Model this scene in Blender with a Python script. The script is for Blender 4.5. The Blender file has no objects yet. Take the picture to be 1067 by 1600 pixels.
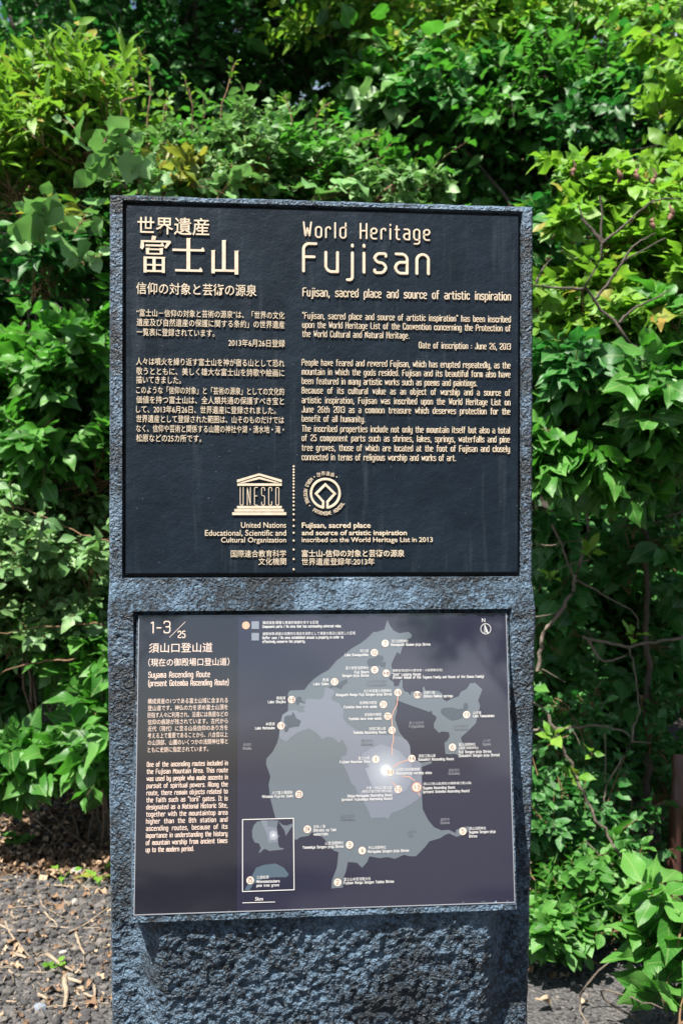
import bpy, bmesh, math, random
import numpy as np
from mathutils import Matrix, Vector

scene = bpy.context.scene
COL = scene.collection
rng = np.random.default_rng(7)

# ------------------------------------------------------------------ camera
TOP = 1.80                                   # height of the stone above the ground
CAM = np.array([-0.10413, -1.45104, TOP - 0.45427])
YAW, PITCH, ROLL = 0.0882367, -0.0010675, 0.0017605
FPX, CX, CY = 1067 * 35 / 24, 533.5, 800.0   # measuring grid of the survey picture
_f = np.array([math.sin(YAW) * math.cos(PITCH), math.cos(YAW) * math.cos(PITCH), math.sin(PITCH)])
_r = np.array([math.cos(YAW), -math.sin(YAW), 0.0])
_u = np.cross(_r, _f)
_r, _u = math.cos(ROLL) * _r + math.sin(ROLL) * _u, -math.sin(ROLL) * _r + math.cos(ROLL) * _u
cam_data = bpy.data.cameras.new('camera')
cam_data.sensor_fit = 'HORIZONTAL'
cam_data.sensor_width = 24
cam_data.lens = 35
cam_data.clip_start = 0.05
cam_data.clip_end = 2000
cam_data.dof.use_dof = True
cam_data.dof.focus_distance = 1.45
cam_data.dof.aperture_fstop = 9.0
cam = bpy.data.objects.new('camera', cam_data)
COL.objects.link(cam)
cam.matrix_world = Matrix(((_r[0], _u[0], -_f[0], CAM[0]), (_r[1], _u[1], -_f[1], CAM[1]),
                           (_r[2], _u[2], -_f[2], CAM[2]), (0, 0, 0, 1)))
scene.camera = cam

# ------------------------------------------------------------------ light
SUN = np.array([-0.30, -0.37, 0.88]); SUN /= np.linalg.norm(SUN)
world = bpy.data.worlds.new('World'); scene.world = world; world.use_nodes = True
wn = world.node_tree.nodes; wl = world.node_tree.links
wn.clear()
w_out = wn.new('ShaderNodeOutputWorld'); w_bg = wn.new('ShaderNodeBackground'); w_sky = wn.new('ShaderNodeTexSky')
w_sky.sky_type = 'NISHITA'; w_sky.sun_disc = False
w_sky.sun_elevation = math.asin(SUN[2]); w_sky.sun_rotation = math.atan2(SUN[0], SUN[1])
w_sky.air_density = 1.0; w_sky.dust_density = 1.5
w_bg.inputs['Strength'].default_value = 0.052
# broken white cloud over the whole sky
w_tc = wn.new('ShaderNodeTexCoord'); w_mp = wn.new('ShaderNodeMapping'); w_mp.inputs['Scale'].default_value = (1, 1, 2.2)
w_no = wn.new('ShaderNodeTexNoise'); w_no.inputs['Scale'].default_value = 2.6; w_no.inputs['Detail'].default_value = 7; w_no.inputs['Roughness'].default_value = 0.58
w_rp = wn.new('ShaderNodeValToRGB'); w_rp.color_ramp.elements[0].position = 0.50; w_rp.color_ramp.elements[1].position = 0.66
w_mx = wn.new('ShaderNodeMix'); w_mx.data_type = 'RGBA'; w_mx.inputs[7].default_value = (9.0, 9.3, 9.8, 1)
wl.new(w_tc.outputs['Generated'], w_mp.inputs[0]); wl.new(w_mp.outputs[0], w_no.inputs['Vector']); wl.new(w_no.outputs['Fac'], w_rp.inputs[0])
wl.new(w_rp.outputs[0], w_mx.inputs[0]); wl.new(w_sky.outputs[0], w_mx.inputs[6])
wl.new(w_mx.outputs[2], w_bg.inputs[0]); wl.new(w_bg.outputs[0], w_out.inputs[0])
sun_d = bpy.data.lights.new('sun', 'SUN'); sun_d.energy = 5.0; sun_d.angle = math.radians(0.53)
sun_d.color = (1.0, 0.95, 0.87)
sun = bpy.data.objects.new('sun', sun_d); COL.objects.link(sun)
sun.rotation_euler = Vector(SUN).to_track_quat('Z', 'Y').to_euler()
sun.location = (0, 0, 20)
vs = scene.view_settings
vs.view_transform = 'Standard'; vs.look = 'None'; vs.exposure = 1.58; vs.gamma = 1.0
scene.cycles.use_denoising = True
scene.cycles.max_bounces = 8
scene.cycles.transparent_max_bounces = 8

# ------------------------------------------------------------------ helpers
def ray(px, py):
    return _f + _r * (px - CX) / FPX - _u * (py - CY) / FPX

def at(px, py, depth):
    """world point seen at (px, py), depth metres in front of the lens"""
    return CAM + ray(px, py) * depth

def on_ground(px, py, z=0.0):
    d = ray(px, py)
    return CAM + d * ((z - CAM[2]) / d[2])

def project(P):
    d = P - CAM
    z = d @ _f
    return CX + FPX * (d @ _r) / z, CY - FPX * (d @ _u) / z, z

def unit(v):
    return v / np.maximum(np.linalg.norm(v, axis=-1, keepdims=True), 1e-9)

def mesh_np(name, V, F, uv=None, smooth=True):
    """mesh from vertex array and a uniform face array (triangles or quads)"""
    V = np.asarray(V, np.float32); F = np.asarray(F, np.int32)
    me = bpy.data.meshes.new(name)
    k = F.shape[1]
    me.vertices.add(len(V)); me.vertices.foreach_set('co', V.ravel())
    me.loops.add(F.size); me.loops.foreach_set('vertex_index', F.ravel())
    me.polygons.add(len(F)); me.polygons.foreach_set('loop_start', np.arange(len(F), dtype=np.int32) * k)
    me.polygons.foreach_set('use_smooth', np.full(len(F), smooth))
    if uv is not None:
        lay = me.uv_layers.new(name='UVMap')
        lay.data.foreach_set('uv', np.asarray(uv, np.float32)[F.ravel()].ravel())
    me.update(calc_edges=True)
    return me

def link(name, me, mat=None, parent=None, loc=None):
    o = bpy.data.objects.new(name, me)
    if mat is not None and me is not None and len(me.materials) == 0:
        me.materials.append(mat)
    COL.objects.link(o)
    if parent is not None: o.parent = parent
    if loc is not None: o.location = loc
    return o

def tag(o, label=None, cat=None, group=None, kind=None):
    if label: o['label'] = label
    if cat: o['category'] = cat
    if group: o['group'] = group
    if kind: o['kind'] = kind
    return o

def empty(name, loc):
    o = bpy.data.objects.new(name, None); o.empty_display_size = 0.1
    COL.objects.link(o); o.location = loc
    return o

def bm_obj(name, bm, mat, parent=None, smooth=False):
    me = bpy.data.meshes.new(name)
    bm.normal_update(); bm.to_mesh(me); bm.free()
    if smooth:
        me.polygons.foreach_set('use_smooth', np.ones(len(me.polygons), bool))
    return link(name, me, mat, parent)

def add_box(bm, x0, x1, y0, y1, z0, z1):
    vs_ = [bm.verts.new(c) for c in ((x0,y0,z0),(x1,y0,z0),(x1,y1,z0),(x0,y1,z0),(x0,y0,z1),(x1,y0,z1),(x1,y1,z1),(x0,y1,z1))]
    for f in ((0,3,2,1),(4,5,6,7),(0,1,5,4),(1,2,6,5),(2,3,7,6),(3,0,4,7)):
        bm.faces.new([vs_[i] for i in f])

def tube_np(paths, rads, sides=5):
    """paths (n, k, 3), rads (n, k) -> V, F quads for n tapered tubes, ends closed by their taper"""
    paths = np.asarray(paths, float); rads = np.asarray(rads, float)
    n, k, _ = paths.shape
    tan = np.gradient(paths, axis=1); tan = unit(tan)
    ref = np.where(np.abs(tan[..., 2:3]) > 0.9, np.array([1.0, 0, 0]), np.array([0, 0, 1.0]))
    a = unit(np.cross(tan, ref)); b = np.cross(tan, a)
    th = np.arange(sides) / sides * 2 * np.pi
    V = paths[:, :, None] + rads[:, :, None, None] * (a[:, :, None] * np.cos(th)[None, None, :, None] + b[:, :, None] * np.sin(th)[None, None, :, None])
    V = V.reshape(-1, 3)
    idx = np.arange(n * k * sides).reshape(n, k, sides)
    q = np.stack([idx[:, :-1], np.roll(idx, -1, 2)[:, :-1], np.roll(idx, -1, 2)[:, 1:], idx[:, 1:]], -1)
    return V, q.reshape(-1, 4)

def resample(pts, k):
    pts = np.asarray(pts, float)
    # Catmull-Rom through the points, then k even samples
    P = np.vstack([2 * pts[0] - pts[1], pts, 2 * pts[-1] - pts[-2]])
    out = []
    for i in range(1, len(P) - 2):
        t = np.linspace(0, 1, 8, endpoint=False)[:, None]
        p0, p1, p2, p3 = P[i - 1], P[i], P[i + 1], P[i + 2]
        out.append(0.5 * ((2 * p1) + (-p0 + p2) * t + (2 * p0 - 5 * p1 + 4 * p2 - p3) * t ** 2 + (-p0 + 3 * p1 - 3 * p2 + p3) * t ** 3))
    out.append(pts[-1:])
    c = np.vstack(out)
    s = np.r_[0, np.cumsum(np.linalg.norm(np.diff(c, axis=0), axis=1))]
    u = np.linspace(0, s[-1], k)
    return np.stack([np.interp(u, s, c[:, j]) for j in range(3)], -1)

def vnoise(x, y, seed=0):
    """smooth value noise on arrays"""
    xi = np.floor(x).astype(np.int64); yi = np.floor(y).astype(np.int64)
    fx = x - xi; fy = y - yi
    fx = fx * fx * (3 - 2 * fx); fy = fy * fy * (3 - 2 * fy)
    def h(a, b):
        n = (a * 374761393 + b * 668265263 + seed * 2147483647) & 0xffffffff
        n = ((n ^ (n >> 13)) * 1274126177) & 0xffffffff
        return ((n ^ (n >> 16)) & 0xffff) / 65535.0
    return (h(xi, yi) * (1 - fx) + h(xi + 1, yi) * fx) * (1 - fy) + (h(xi, yi + 1) * (1 - fx) + h(xi + 1, yi + 1) * fx) * fy

def fbm(x, y, octaves=4, seed=0):
    s = np.zeros_like(x); a = 0.5
    for o in range(octaves):
        s += a * (vnoise(x * 2 ** o, y * 2 ** o, seed + o) - 0.5); a *= 0.5
    return s * 2

# ------------------------------------------------------------------ materials
class NT:
    def __init__(self, name):
        self.m = bpy.data.materials.new(name); self.m.use_nodes = True
        self.n = self.m.node_tree.nodes; self.l = self.m.node_tree.links
        self.b = self.n['Principled BSDF']; self.out = self.n['Material Output']
    def new(self, t, **kw):
        n = self.n.new(t)
        for k, v in kw.items(): setattr(n, k, v)
        return n
    def put(self, a, b): self.l.new(a, b)
    def ramp(self, fac, stops):
        r = self.new('ShaderNodeValToRGB'); e = r.color_ramp.elements
        while len(e) < len(stops): e.new(0.5)
        for i, (p, c) in enumerate(stops):
            e[i].position = p; e[i].color = (*c, 1) if len(c) == 3 else c
        self.put(fac, r.inputs[0]); return r.outputs[0]
    def noise(self, scale, detail=4, rough=0.6, vec=None, dist=0.0):
        n = self.new('ShaderNodeTexNoise'); n.inputs['Scale'].default_value = scale
        n.inputs['Detail'].default_value = detail; n.inputs['Roughness'].default_value = rough
        n.inputs['Distortion'].default_value = dist
        if vec is not None: self.put(vec, n.inputs['Vector'])
        return n.outputs['Fac']
    def math(self, op, a, b=None, clamp=False):
        n = self.new('ShaderNodeMath', operation=op, use_clamp=clamp)
        for i, v in enumerate((a, b)):
            if v is None: continue
            if isinstance(v, (int, float)): n.inputs[i].default_value = v
            else: self.put(v, n.inputs[i])
        return n.outputs[0]
    def mix(self, fac, a, b):
        n = self.new('ShaderNodeMix', data_type='RGBA')
        for s, v in ((n.inputs[0], fac), (n.inputs[6], a), (n.inputs[7], b)):
            if isinstance(v, (int, float)): s.default_value = v
            elif isinstance(v, tuple): s.default_value = (*v, 1)
            else: self.put(v, s)
        return n.outputs[2]
    def bump(self, h, strength=0.5, dist=0.01, normal=None):
        n = self.new('ShaderNodeBump'); n.inputs['Strength'].default_value = strength
        n.inputs['Distance'].default_value = dist
        self.put(h, n.inputs['Height'])
        if normal is not None: self.put(normal, n.inputs['Normal'])
        return n.outputs[0]
    def obj(self): return self.new('ShaderNodeTexCoord').outputs['Object']
    def set(self, **kw):
        for k, v in kw.items():
            s = self.b.inputs[k.replace('_', ' ')]
            if isinstance(v, tuple) and len(v) == 3: s.default_value = (*v, 1)
            elif isinstance(v, (int, float, tuple)): s.default_value = v
            else: self.put(v, s)

def plain(name, col, rough=0.6, **kw):
    t = NT(name); t.set(Base_Color=col, Roughness=rough, **kw)
    return t.m

def stone_material():
    t = NT('blue_grey_hewn_stone'); co = t.obj()
    patch = t.noise(7, 5, 0.62, co, 0.6)
    patch2 = t.noise(60, 7, 0.72, co, 1.4)
    pit = t.noise(190, 4, 0.65, co, 1.0)
    m = t.math('ADD', t.math('MULTIPLY', patch, 0.40), t.math('ADD', t.math('MULTIPLY', patch2, 0.35), t.math('MULTIPLY', pit, 0.25)))
    c = t.ramp(m, [(0.41, (0.004, 0.007, 0.010)), (0.475, (0.014, 0.025, 0.038)), (0.520, (0.066, 0.112, 0.164)), (0.63, (0.150, 0.228, 0.315))])
    # streaks where water runs down
    mp = t.new('ShaderNodeMapping'); mp.inputs['Scale'].default_value = (1, 1, 0.16); t.put(co, mp.inputs['Vector'])
    run = t.ramp(t.noise(14, 5, 0.6, mp.outputs[0], 0.5), [(0.53, (0, 0, 0)), (0.70, (1, 1, 1))])
    c = t.mix(t.math('MULTIPLY', run, 0.6), c, (0.012, 0.019, 0.026))
    t.set(Base_Color=c, Roughness=t.ramp(patch2, [(0.3, (0.60,) * 3), (0.7, (0.36,) * 3)]))
    v = t.new('ShaderNodeTexVoronoi', feature='SMOOTH_F1'); v.inputs['Scale'].default_value = 210; v.inputs['Smoothness'].default_value = 0.25
    dn = t.new('ShaderNodeVectorMath', operation='ADD'); t.put(co, dn.inputs[0])
    nn = t.new('ShaderNodeTexNoise'); nn.inputs['Scale'].default_value = 90; t.put(co, nn.inputs['Vector'])
    sc = t.new('ShaderNodeVectorMath', operation='SCALE'); t.put(nn.outputs['Color'], sc.inputs[0]); sc.inputs['Scale'].default_value = 0.012
    t.put(sc.outputs[0], dn.inputs[1]); t.put(dn.outputs[0], v.inputs['Vector'])
    h = t.math('ADD', t.math('MULTIPLY', pit, 0.9), t.math('MULTIPLY', v.outputs['Distance'], -0.9))
    h = t.math('ADD', h, t.math('MULTIPLY', t.noise(105, 6, 0.68, co, 1.0), 1.1))
    t.set(Normal=t.bump(h, 1.0, 0.0065))
    return t.m

def plaque_material():
    t = NT('dark_cast_metal'); co = t.obj()
    n = t.noise(14, 5, 0.6, co, 0.4)
    c = t.ramp(n, [(0.3, (0.0025, 0.006, 0.011)), (0.7, (0.005, 0.012, 0.021))])
    sp = t.new('ShaderNodeTexVoronoi'); sp.inputs['Scale'].default_value = 150; t.put(co, sp.inputs['Vector'])
    gate = t.ramp(t.noise(260, 2, 0.5, co), [(0.63, (0, 0, 0)), (0.69, (1, 1, 1))])
    speck = t.math('MULTIPLY', t.math('LESS_THAN', sp.outputs['Distance'], 0.13), gate)
    c = t.mix(t.math('MULTIPLY', speck, 0.3), c, (0.30, 0.31, 0.33))
    mp = t.new('ShaderNodeMapping'); mp.inputs['Scale'].default_value = (1, 1, 0.07); mp.inputs['Rotation'].default_value = (0, 0.12, 0)
    t.put(co, mp.inputs['Vector'])
    streak = t.ramp(t.noise(60, 4, 0.6, mp.outputs[0]), [(0.56, (0, 0, 0)), (0.74, (1, 1, 1))])
    c = t.mix(t.math('MULTIPLY', streak, 0.10), c, (0.12, 0.14, 0.16))
    t.set(Base_Color=c, Roughness=t.ramp(n, [(0.3, (0.42,) * 3), (0.7, (0.54,) * 3)]), Metallic=0.0, Specular_IOR_Level=0.22)
    h = t.math('ADD', t.noise(60, 5, 0.6, co), t.math('MULTIPLY', t.noise(500, 2, 0.5, co), 0.25))
    t.set(Normal=t.bump(h, 0.45, 0.003))
    return t.m

def letter_material():
    t = NT('pale_bronze_lettering'); co = t.obj()
    n = t.noise(90, 4, 0.6, co)
    t.set(Base_Color=t.ramp(n, [(0.3, (0.46, 0.375, 0.27)), (0.7, (0.58, 0.49, 0.375))]), Roughness=0.45)
    t.set(Normal=t.bump(t.noise(700, 2, 0.5, co), 0.15, 0.001))
    return t.m

def leaf_material(name, cols, back, trans=0.36, rough=0.40, odd=None, odd_at=0.94):
    """cols: ramp over a per-leaf random number; back: tint of light coming through the blade"""
    t = NT(name)
    oi = t.new('ShaderNodeObjectInfo').outputs['Random']
    isl = t.new('ShaderNodeNewGeometry').outputs['Random Per Island']
    r = t.math('FRACT', t.math('ADD', t.math('MULTIPLY', oi, 7.31), isl))
    n = len(cols)
    stops = [(i / max(n - 1, 1) * 0.92, c) for i, c in enumerate(cols)]
    if odd: stops = [(p * odd_at / 0.92 * 0.96, c) for p, c in stops] + [(odd_at, odd), ]
    c = t.ramp(r, stops)
    uv = t.new('ShaderNodeUVMap').outputs[0]
    sx = t.new('ShaderNodeSeparateXYZ'); t.put(uv, sx.inputs[0])
    au = t.math('ABSOLUTE', t.math('SUBTRACT', sx.outputs[0], 0.5))
    mid = t.math('LESS_THAN', au, 0.022)
    vein = t.math('SINE', t.math('MULTIPLY', t.math('SUBTRACT', sx.outputs[1], t.math('MULTIPLY', au, 0.7)), 52.0))
    vein = t.math('GREATER_THAN', vein, 0.90)
    vm = t.math('MULTIPLY', t.math('MAXIMUM', mid, t.math('MULTIPLY', vein, 0.5)), 0.45)
    c2 = t.mix(vm, c, (0.24, 0.32, 0.13))
    blot = t.ramp(t.noise(55, 3, 0.6, t.obj()), [(0.35, (0.82,) * 3), (0.65, (1.12,) * 3)])
    mulc = t.new('ShaderNodeMix', data_type='RGBA', blend_type='MULTIPLY'); mulc.inputs[0].default_value = 1
    t.put(c2, mulc.inputs[6]); t.put(blot, mulc.inputs[7]); c2 = mulc.outputs[2]
    spot = t.math('MULTIPLY', t.math('GREATER_THAN', t.noise(7, 3, 0.6, uv), 0.69), t.math('GREATER_THAN', t.math('FRACT', t.math('MULTIPLY', r, 13.7)), 0.6))
    c2 = t.mix(t.math('MULTIPLY', spot, 0.8), c2, (0.085, 0.055, 0.02))
    t.set(Base_Color=c2, Roughness=rough, Specular_IOR_Level=0.36)
    wav = t.math('ADD', t.math('MULTIPLY', vein, -0.4), t.noise(30, 2, 0.5, uv))
    t.set(Normal=t.bump(wav, 0.25, 0.004))
    tr = t.new('ShaderNodeBsdfTranslucent')
    mulb = t.new('ShaderNodeMix', data_type='RGBA', blend_type='MIX'); mulb.inputs[0].default_value = 0.5
    t.put(c2, mulb.inputs[6]); mulb.inputs[7].default_value = (*back, 1)
    t.put(mulb.outputs[2], tr.inputs[0])
    ms = t.new('ShaderNodeMixShader'); ms.inputs[0].default_value = trans
    t.put(t.b.outputs[0], ms.inputs[1]); t.put(tr.outputs[0], ms.inputs[2])
    t.put(ms.outputs[0], t.out.inputs[0])
    return t.m

def bark_material(name, a, b):
    t = NT(name); co = t.obj()
    t.set(Base_Color=t.ramp(t.noise(40, 5, 0.65, co, 0.5), [(0.3, a), (0.7, b)]), Roughness=0.85)
    t.set(Normal=t.bump(t.noise(120, 4, 0.6, co), 0.6, 0.006))
    return t.m

# ================================================================== THE SIGN
M_STONE = stone_material(); M_PLAQUE = plaque_material(); M_LETTER = letter_material()
M_GAP = plain('black_sealant', (0.004, 0.004, 0.005), 0.8)

sign = empty('information_sign', (0, 0, 0))
tag(sign, 'dark blue-grey stone pillar sign with a bronze-lettered plaque above a glossy map panel', 'sign')

RX0, RX1, RZ0, RZ1 = -0.2915, 0.2925, TOP - 0.5505, TOP - 0.0095     # recess for the plaque
PX0, PX1, PZ0, PZ1 = -0.2870, 0.2890, TOP - 0.5460, TOP - 0.0137     # plaque
Z_SH, Z_PT, Z_PB = TOP - 0.556, TOP - 0.599, TOP - 1.009             # shoulder, panel top, panel bottom
Y_PT, Y_PB = -0.013, -0.066                                          # how far the panel stands out
PHX = 0.2655                                                         # half width of the map panel

def body_y(x, z):
    """front surface of the stone"""
    y = np.interp(z, [0.0, 0.55, Z_PT, Z_SH - 0.002, TOP], [0.006, 0.004, -0.019, 0.0, 0.0])
    below = np.clip((Z_PB - 0.006 - z) / 0.55, 0, 1)
    inx = np.clip((PHX + 0.012 - np.abs(x)) / 0.05, 0, 1); inx = inx * inx * (3 - 2 * inx)
    y = y - np.where(z < Z_PB - 0.004, 0.057 * (1 - below) ** 1.25 * inx, 0)
    return y

def build_stone():
    e = 0.0004
    xs = np.unique(np.r_[np.linspace(-0.310, 0.310, 241), RX0 - .0016, RX0 + e, RX1 - e, RX1 + .0016])
    zs = np.unique(np.r_[np.linspace(-0.04, 0.54, 40), np.linspace(0.545, TOP, 480), RZ0 - .0020, RZ0 + e, RZ1 - e, RZ1 + .0016])
    X, Z = np.meshgrid(xs, zs)
    y = body_y(X, Z)
    low = np.clip((Z_SH + 0.02 - Z) / 0.04, 0, 1)
    d = fbm(X * 120 + 9, Z * 105 + 3, 4, 1)
    chip = np.abs(fbm(X * 60 + 40, Z * 75, 3, 5))
    amp = 0.0013 + 0.0026 * low * np.clip((Z_PB + .03 - Z) / 0.05, 0.1, 1)
    disp = amp * (d * 0.9 - chip * 1.1)
    facet = np.floor(d * 5) / 5
    disp = disp + amp * 0.35 * facet
    # the rim of the recess and the shoulder are dressed straighter
    dist = np.maximum(np.maximum(RX0 - X, X - RX1), np.maximum(RZ0 - Z, Z - RZ1))
    disp *= np.clip((dist - 0.0012) / 0.004, 0, 1)
    edge = np.minimum(0.310 - np.abs(X), TOP - Z)
    y = y - disp + 0.004 * np.clip(1 - edge / 0.004, 0, 1) ** 2
    behind = (np.abs(X) < PHX + 0.006) & (Z < Z_PT + .0005) & (Z > Z_PB - 0.008)
    y = np.where(behind, np.maximum(y, -0.006), y)
    inside = (X > RX0) & (X < RX1) & (Z > RZ0) & (Z < RZ1)
    y = np.where(inside, 0.014, y)
    wf = np.interp(Z, [0, 0.6, TOP - 0.6, TOP], [0.985, 0.985, 1.0, 1.0])
    top = Z >= TOP - 1e-6
    V = np.stack([X * wf + 0.0005 * fbm(Z * 40, X * 3 + 7, 3, 3) * (np.abs(X) > .309), y, Z + np.where(top, 0.0016 * fbm(X * 30, Z, 3, 8), 0)], -1)
    nz, nx = X.shape
    idx = np.arange(nz * nx).reshape(nz, nx)
    F = [np.stack([idx[:-1, :-1], idx[:-1, 1:], idx[1:, 1:], idx[1:, :-1]], -1).reshape(-1, 4)]
    V = V.reshape(-1, 3)
    # sides and back
    def skirt(loop, flip):
        nonlocal V
        b = V[loop].copy(); b[:, 1] = 0.16
        j = np.arange(len(V), len(V) + len(loop)); V = np.vstack([V, b])
        q = np.stack([loop[:-1], loop[1:], j[1:], j[:-1]], -1)
        F.append(q[:, ::-1] if flip else q)
        return j
    jl = skirt(idx[:, 0], False); jr = skirt(idx[:, -1], True); skirt(idx[-1, :], False)
    F.append(np.stack([jl[:-1], jl[1:], jr[1:], jr[:-1]], -1))
    o = link('stone_pillar', mesh_np('stone_pillar', V, np.vstack(F), smooth=False), M_STONE, sign)
    return o
pillar = build_stone()

# black joint round the plaque
bm = bmesh.new(); add_box(bm, RX0 + .001, RX1 - .001, 0.0105, 0.0125, RZ0 + .001, RZ1 - .001)
bm_obj('sealant_joint', bm, M_GAP, sign)

# ---- upper plaque
bm = bmesh.new(); add_box(bm, PX0, PX1, 0.003, 0.0102, PZ0, PZ1)
bmesh.ops.bevel(bm, geom=[e for e in bm.edges if all(v.co.y < 0.004 for v in e.verts)], offset=0.0016, segments=2, affect='EDGES')
plaque = bm_obj('upper_plaque', bm, M_PLAQUE, sign)
tag(plaque, 'dark cast plaque with raised bronze text in Japanese and English')

# ---- stroke lettering: squarish rounded single-line characters (cap height 10, x-height 7)
GL = {
'A':'4.4|0,0 .5,10 3.9,10 4.4,0;.3,3.6 4.1,3.6','B':'4.4|0,0 0,10 4,10 4,5.3 0,5.3;3,5.3 4.4,5.3 4.4,0 0,0','C':'4.2|4.2,8 4.2,10 0,10 0,0 4.2,0 4.2,2',
'D':'4.4|0,0 0,10 4.4,10 4.4,0 0,0','E':'4|4,10 0,10 0,0 4,0;0,5.2 3.4,5.2','F':'4.2|4.2,10 0,10 0,0;0,5.2 3.6,5.2','G':'4.4|4.4,8 4.4,10 0,10 0,0 4.4,0 4.4,4.8 2.4,4.8',
'H':'4.4|0,0 0,10;4.4,0 4.4,10;0,5.2 4.4,5.2','I':'2.4|1.2,0 1.2,10;0,10 2.4,10;0,0 2.4,0','J':'3.8|3.8,10 3.8,0 0,0 0,2','K':'4.4|0,0 0,10;4.2,10 .2,4.8;1.4,6 4.4,0','L':'4|0,10 0,0 4,0',
'M':'5|0,0 0,10 2.5,4 5,10 5,0','N':'4.4|0,0 0,10 4.4,0 4.4,10','O':'4.4|0,5 0,10 4.4,10 4.4,0 0,0 0,5','P':'4.4|0,0 0,10 4.4,10 4.4,4.6 0,4.6','R':'4.4|0,0 0,10 4.4,10 4.4,5 0,5;2.2,5 4.4,0',
'S':'4.2|4.2,8.2 4.2,10 0,10 0,5.3 4.2,5.3 4.2,0 0,0 0,1.8','T':'4.6|0,10 4.6,10;2.3,10 2.3,0','U':'4.4|0,10 0,0 4.4,0 4.4,10','W':'5.4|0,10 1.2,0 2.7,7 4.2,0 5.4,10','Y':'4.6|0,10 2.3,5 4.6,10;2.3,5 2.3,0',
'a':'4|.2,7 4,7 4,0;4,4 0,4 0,0 4,0','b':'4|0,10 0,0 4,0 4,7 0,7','c':'3.6|3.6,5.4 3.6,7 0,7 0,0 3.6,0 3.6,1.6','d':'4|4,10 4,0 0,0 0,7 4,7','e':'4|0,3.6 4,3.6 4,7 0,7 0,0 3.8,0','f':'3|3,10 1,10 1,0;0,6.6 2.8,6.6',
'g':'4|4,0 0,0 0,7 4,7 4,-2.8 .3,-2.8','h':'4|0,0 0,10;0,7 4,7 4,0','i':'.6|.3,0 .3,7;.3,9.4 .3,9.9','j':'2|1.7,7 1.7,-2.8 0,-2.8;1.7,9.4 1.7,9.9','k':'3.8|0,0 0,10;3.6,7 .2,3.4;1.2,4.2 3.8,0','l':'.6|.3,0 .3,10',
'm':'5.4|0,0 0,7 2.7,7 2.7,0;2.7,7 5.4,7 5.4,0','n':'4|0,0 0,7 4,7 4,0','o':'4|0,3.5 0,7 4,7 4,0 0,0 0,3.5','p':'4|0,-2.8 0,7 4,7 4,0 0,0','q':'4|4,-2.8 4,7 0,7 0,0 4,0','r':'3|0,0 0,7 3,7 3,5.8','s':'3.8|3.8,6 3.8,7 0,7 0,3.7 3.8,3.7 3.8,0 0,0 0,1',
't':'3|1,9 1,0 3,0;0,6.6 2.8,6.6','u':'4|0,7 0,0 4,0;4,7 4,0','v':'4|0,7 2,0 4,7','w':'5.2|0,7 1.2,0 2.6,5.6 4,0 5.2,7','x':'4|0,0 4,7;0,7 4,0','y':'4|0,7 0,0 4,0;4,7 4,-2.8 .3,-2.8','z':'4|0,7 4,7 0,0 4,0',
'0':'4.2|0,5 0,10 4.2,10 4.2,0 0,0 0,5','1':'2|.2,8.6 1.6,10 1.6,0','2':'4.2|0,8 0,10 4.2,10 4.2,5.4 0,2.4 0,0 4.2,0','3':'4.2|0,8.4 0,10 4.2,10 4.2,5.2 1.4,5.2;3,5.2 4.2,5.2 4.2,0 0,0 0,1.6','4':'4.4|3.2,0 3.2,10 0,3 4.4,3',
'5':'4.2|4,10 0,10 0,5.8 4.2,5.8 4.2,0 0,0 0,1.4','6':'4.2|3.8,10 0,8 0,0 4.2,0 4.2,5.6 0,5.6','7':'4.2|0,10 4.2,10 1.6,0','8':'4.2|0,7.6 0,10 4.2,10 4.2,5.2 0,5.2 0,7.6;0,5.2 0,0 4.2,0 4.2,5.2','9':'4.2|.4,0 4.2,2 4.2,10 0,10 0,4.4 4.2,4.4',
',':'1|.7,.6 .2,-1.8','.':'.8|.4,0 .4,.5','-':'3|0,4.4 3,4.4',':':'.8|.4,1 .4,1.5;.4,5.2 .4,5.7','/':'3.4|0,-.6 3.4,10.6','(':'1.6|1.6,11 .2,8 .2,1.4 1.6,-1.6',')':'1.6|0,11 1.4,8 1.4,1.4 0,-1.6','"':'2|.3,10.4 .3,8.4;1.7,10.4 1.7,8.4'}
GLYPH = {}
for ch, sp in GL.items():
    w_, body_ = sp.split('|')
    GLYPH[ch] = (float(w_), [np.array([[float(v) for v in p.split(',')] for p in s.split()]) for s in body_.split(';')])

def round_path(P, rad):
    """cut corners of a polyline with short arcs; returns points and whether it is a closed loop"""
    closed = len(P) > 3 and np.allclose(P[0], P[-1])
    if closed: P = P[:-1]
    n = len(P); out = []
    for i in range(n):
        if not closed and i in (0, n - 1):
            out.append(P[i]); continue
        p, a, b = P[i], P[i - 1], P[(i + 1) % n]
        la, lb = np.linalg.norm(a - p), np.linalg.norm(b - p)
        r_ = min(rad, la * 0.49, lb * 0.49)
        u0, u1 = p + (a - p) / la * r_, p + (b - p) / lb * r_
        for t in (0, 0.33, 0.67, 1):
            out.append((1 - t) ** 2 * u0 + 2 * t * (1 - t) * (0.6 * p + 0.4 * (u0 + u1) / 2) + t * t * u1)
    keep = [out[0]]
    for q in out[1:]:
        if np.linalg.norm(q - keep[-1]) > 1e-7: keep.append(q)
    return np.array(keep), closed

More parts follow.
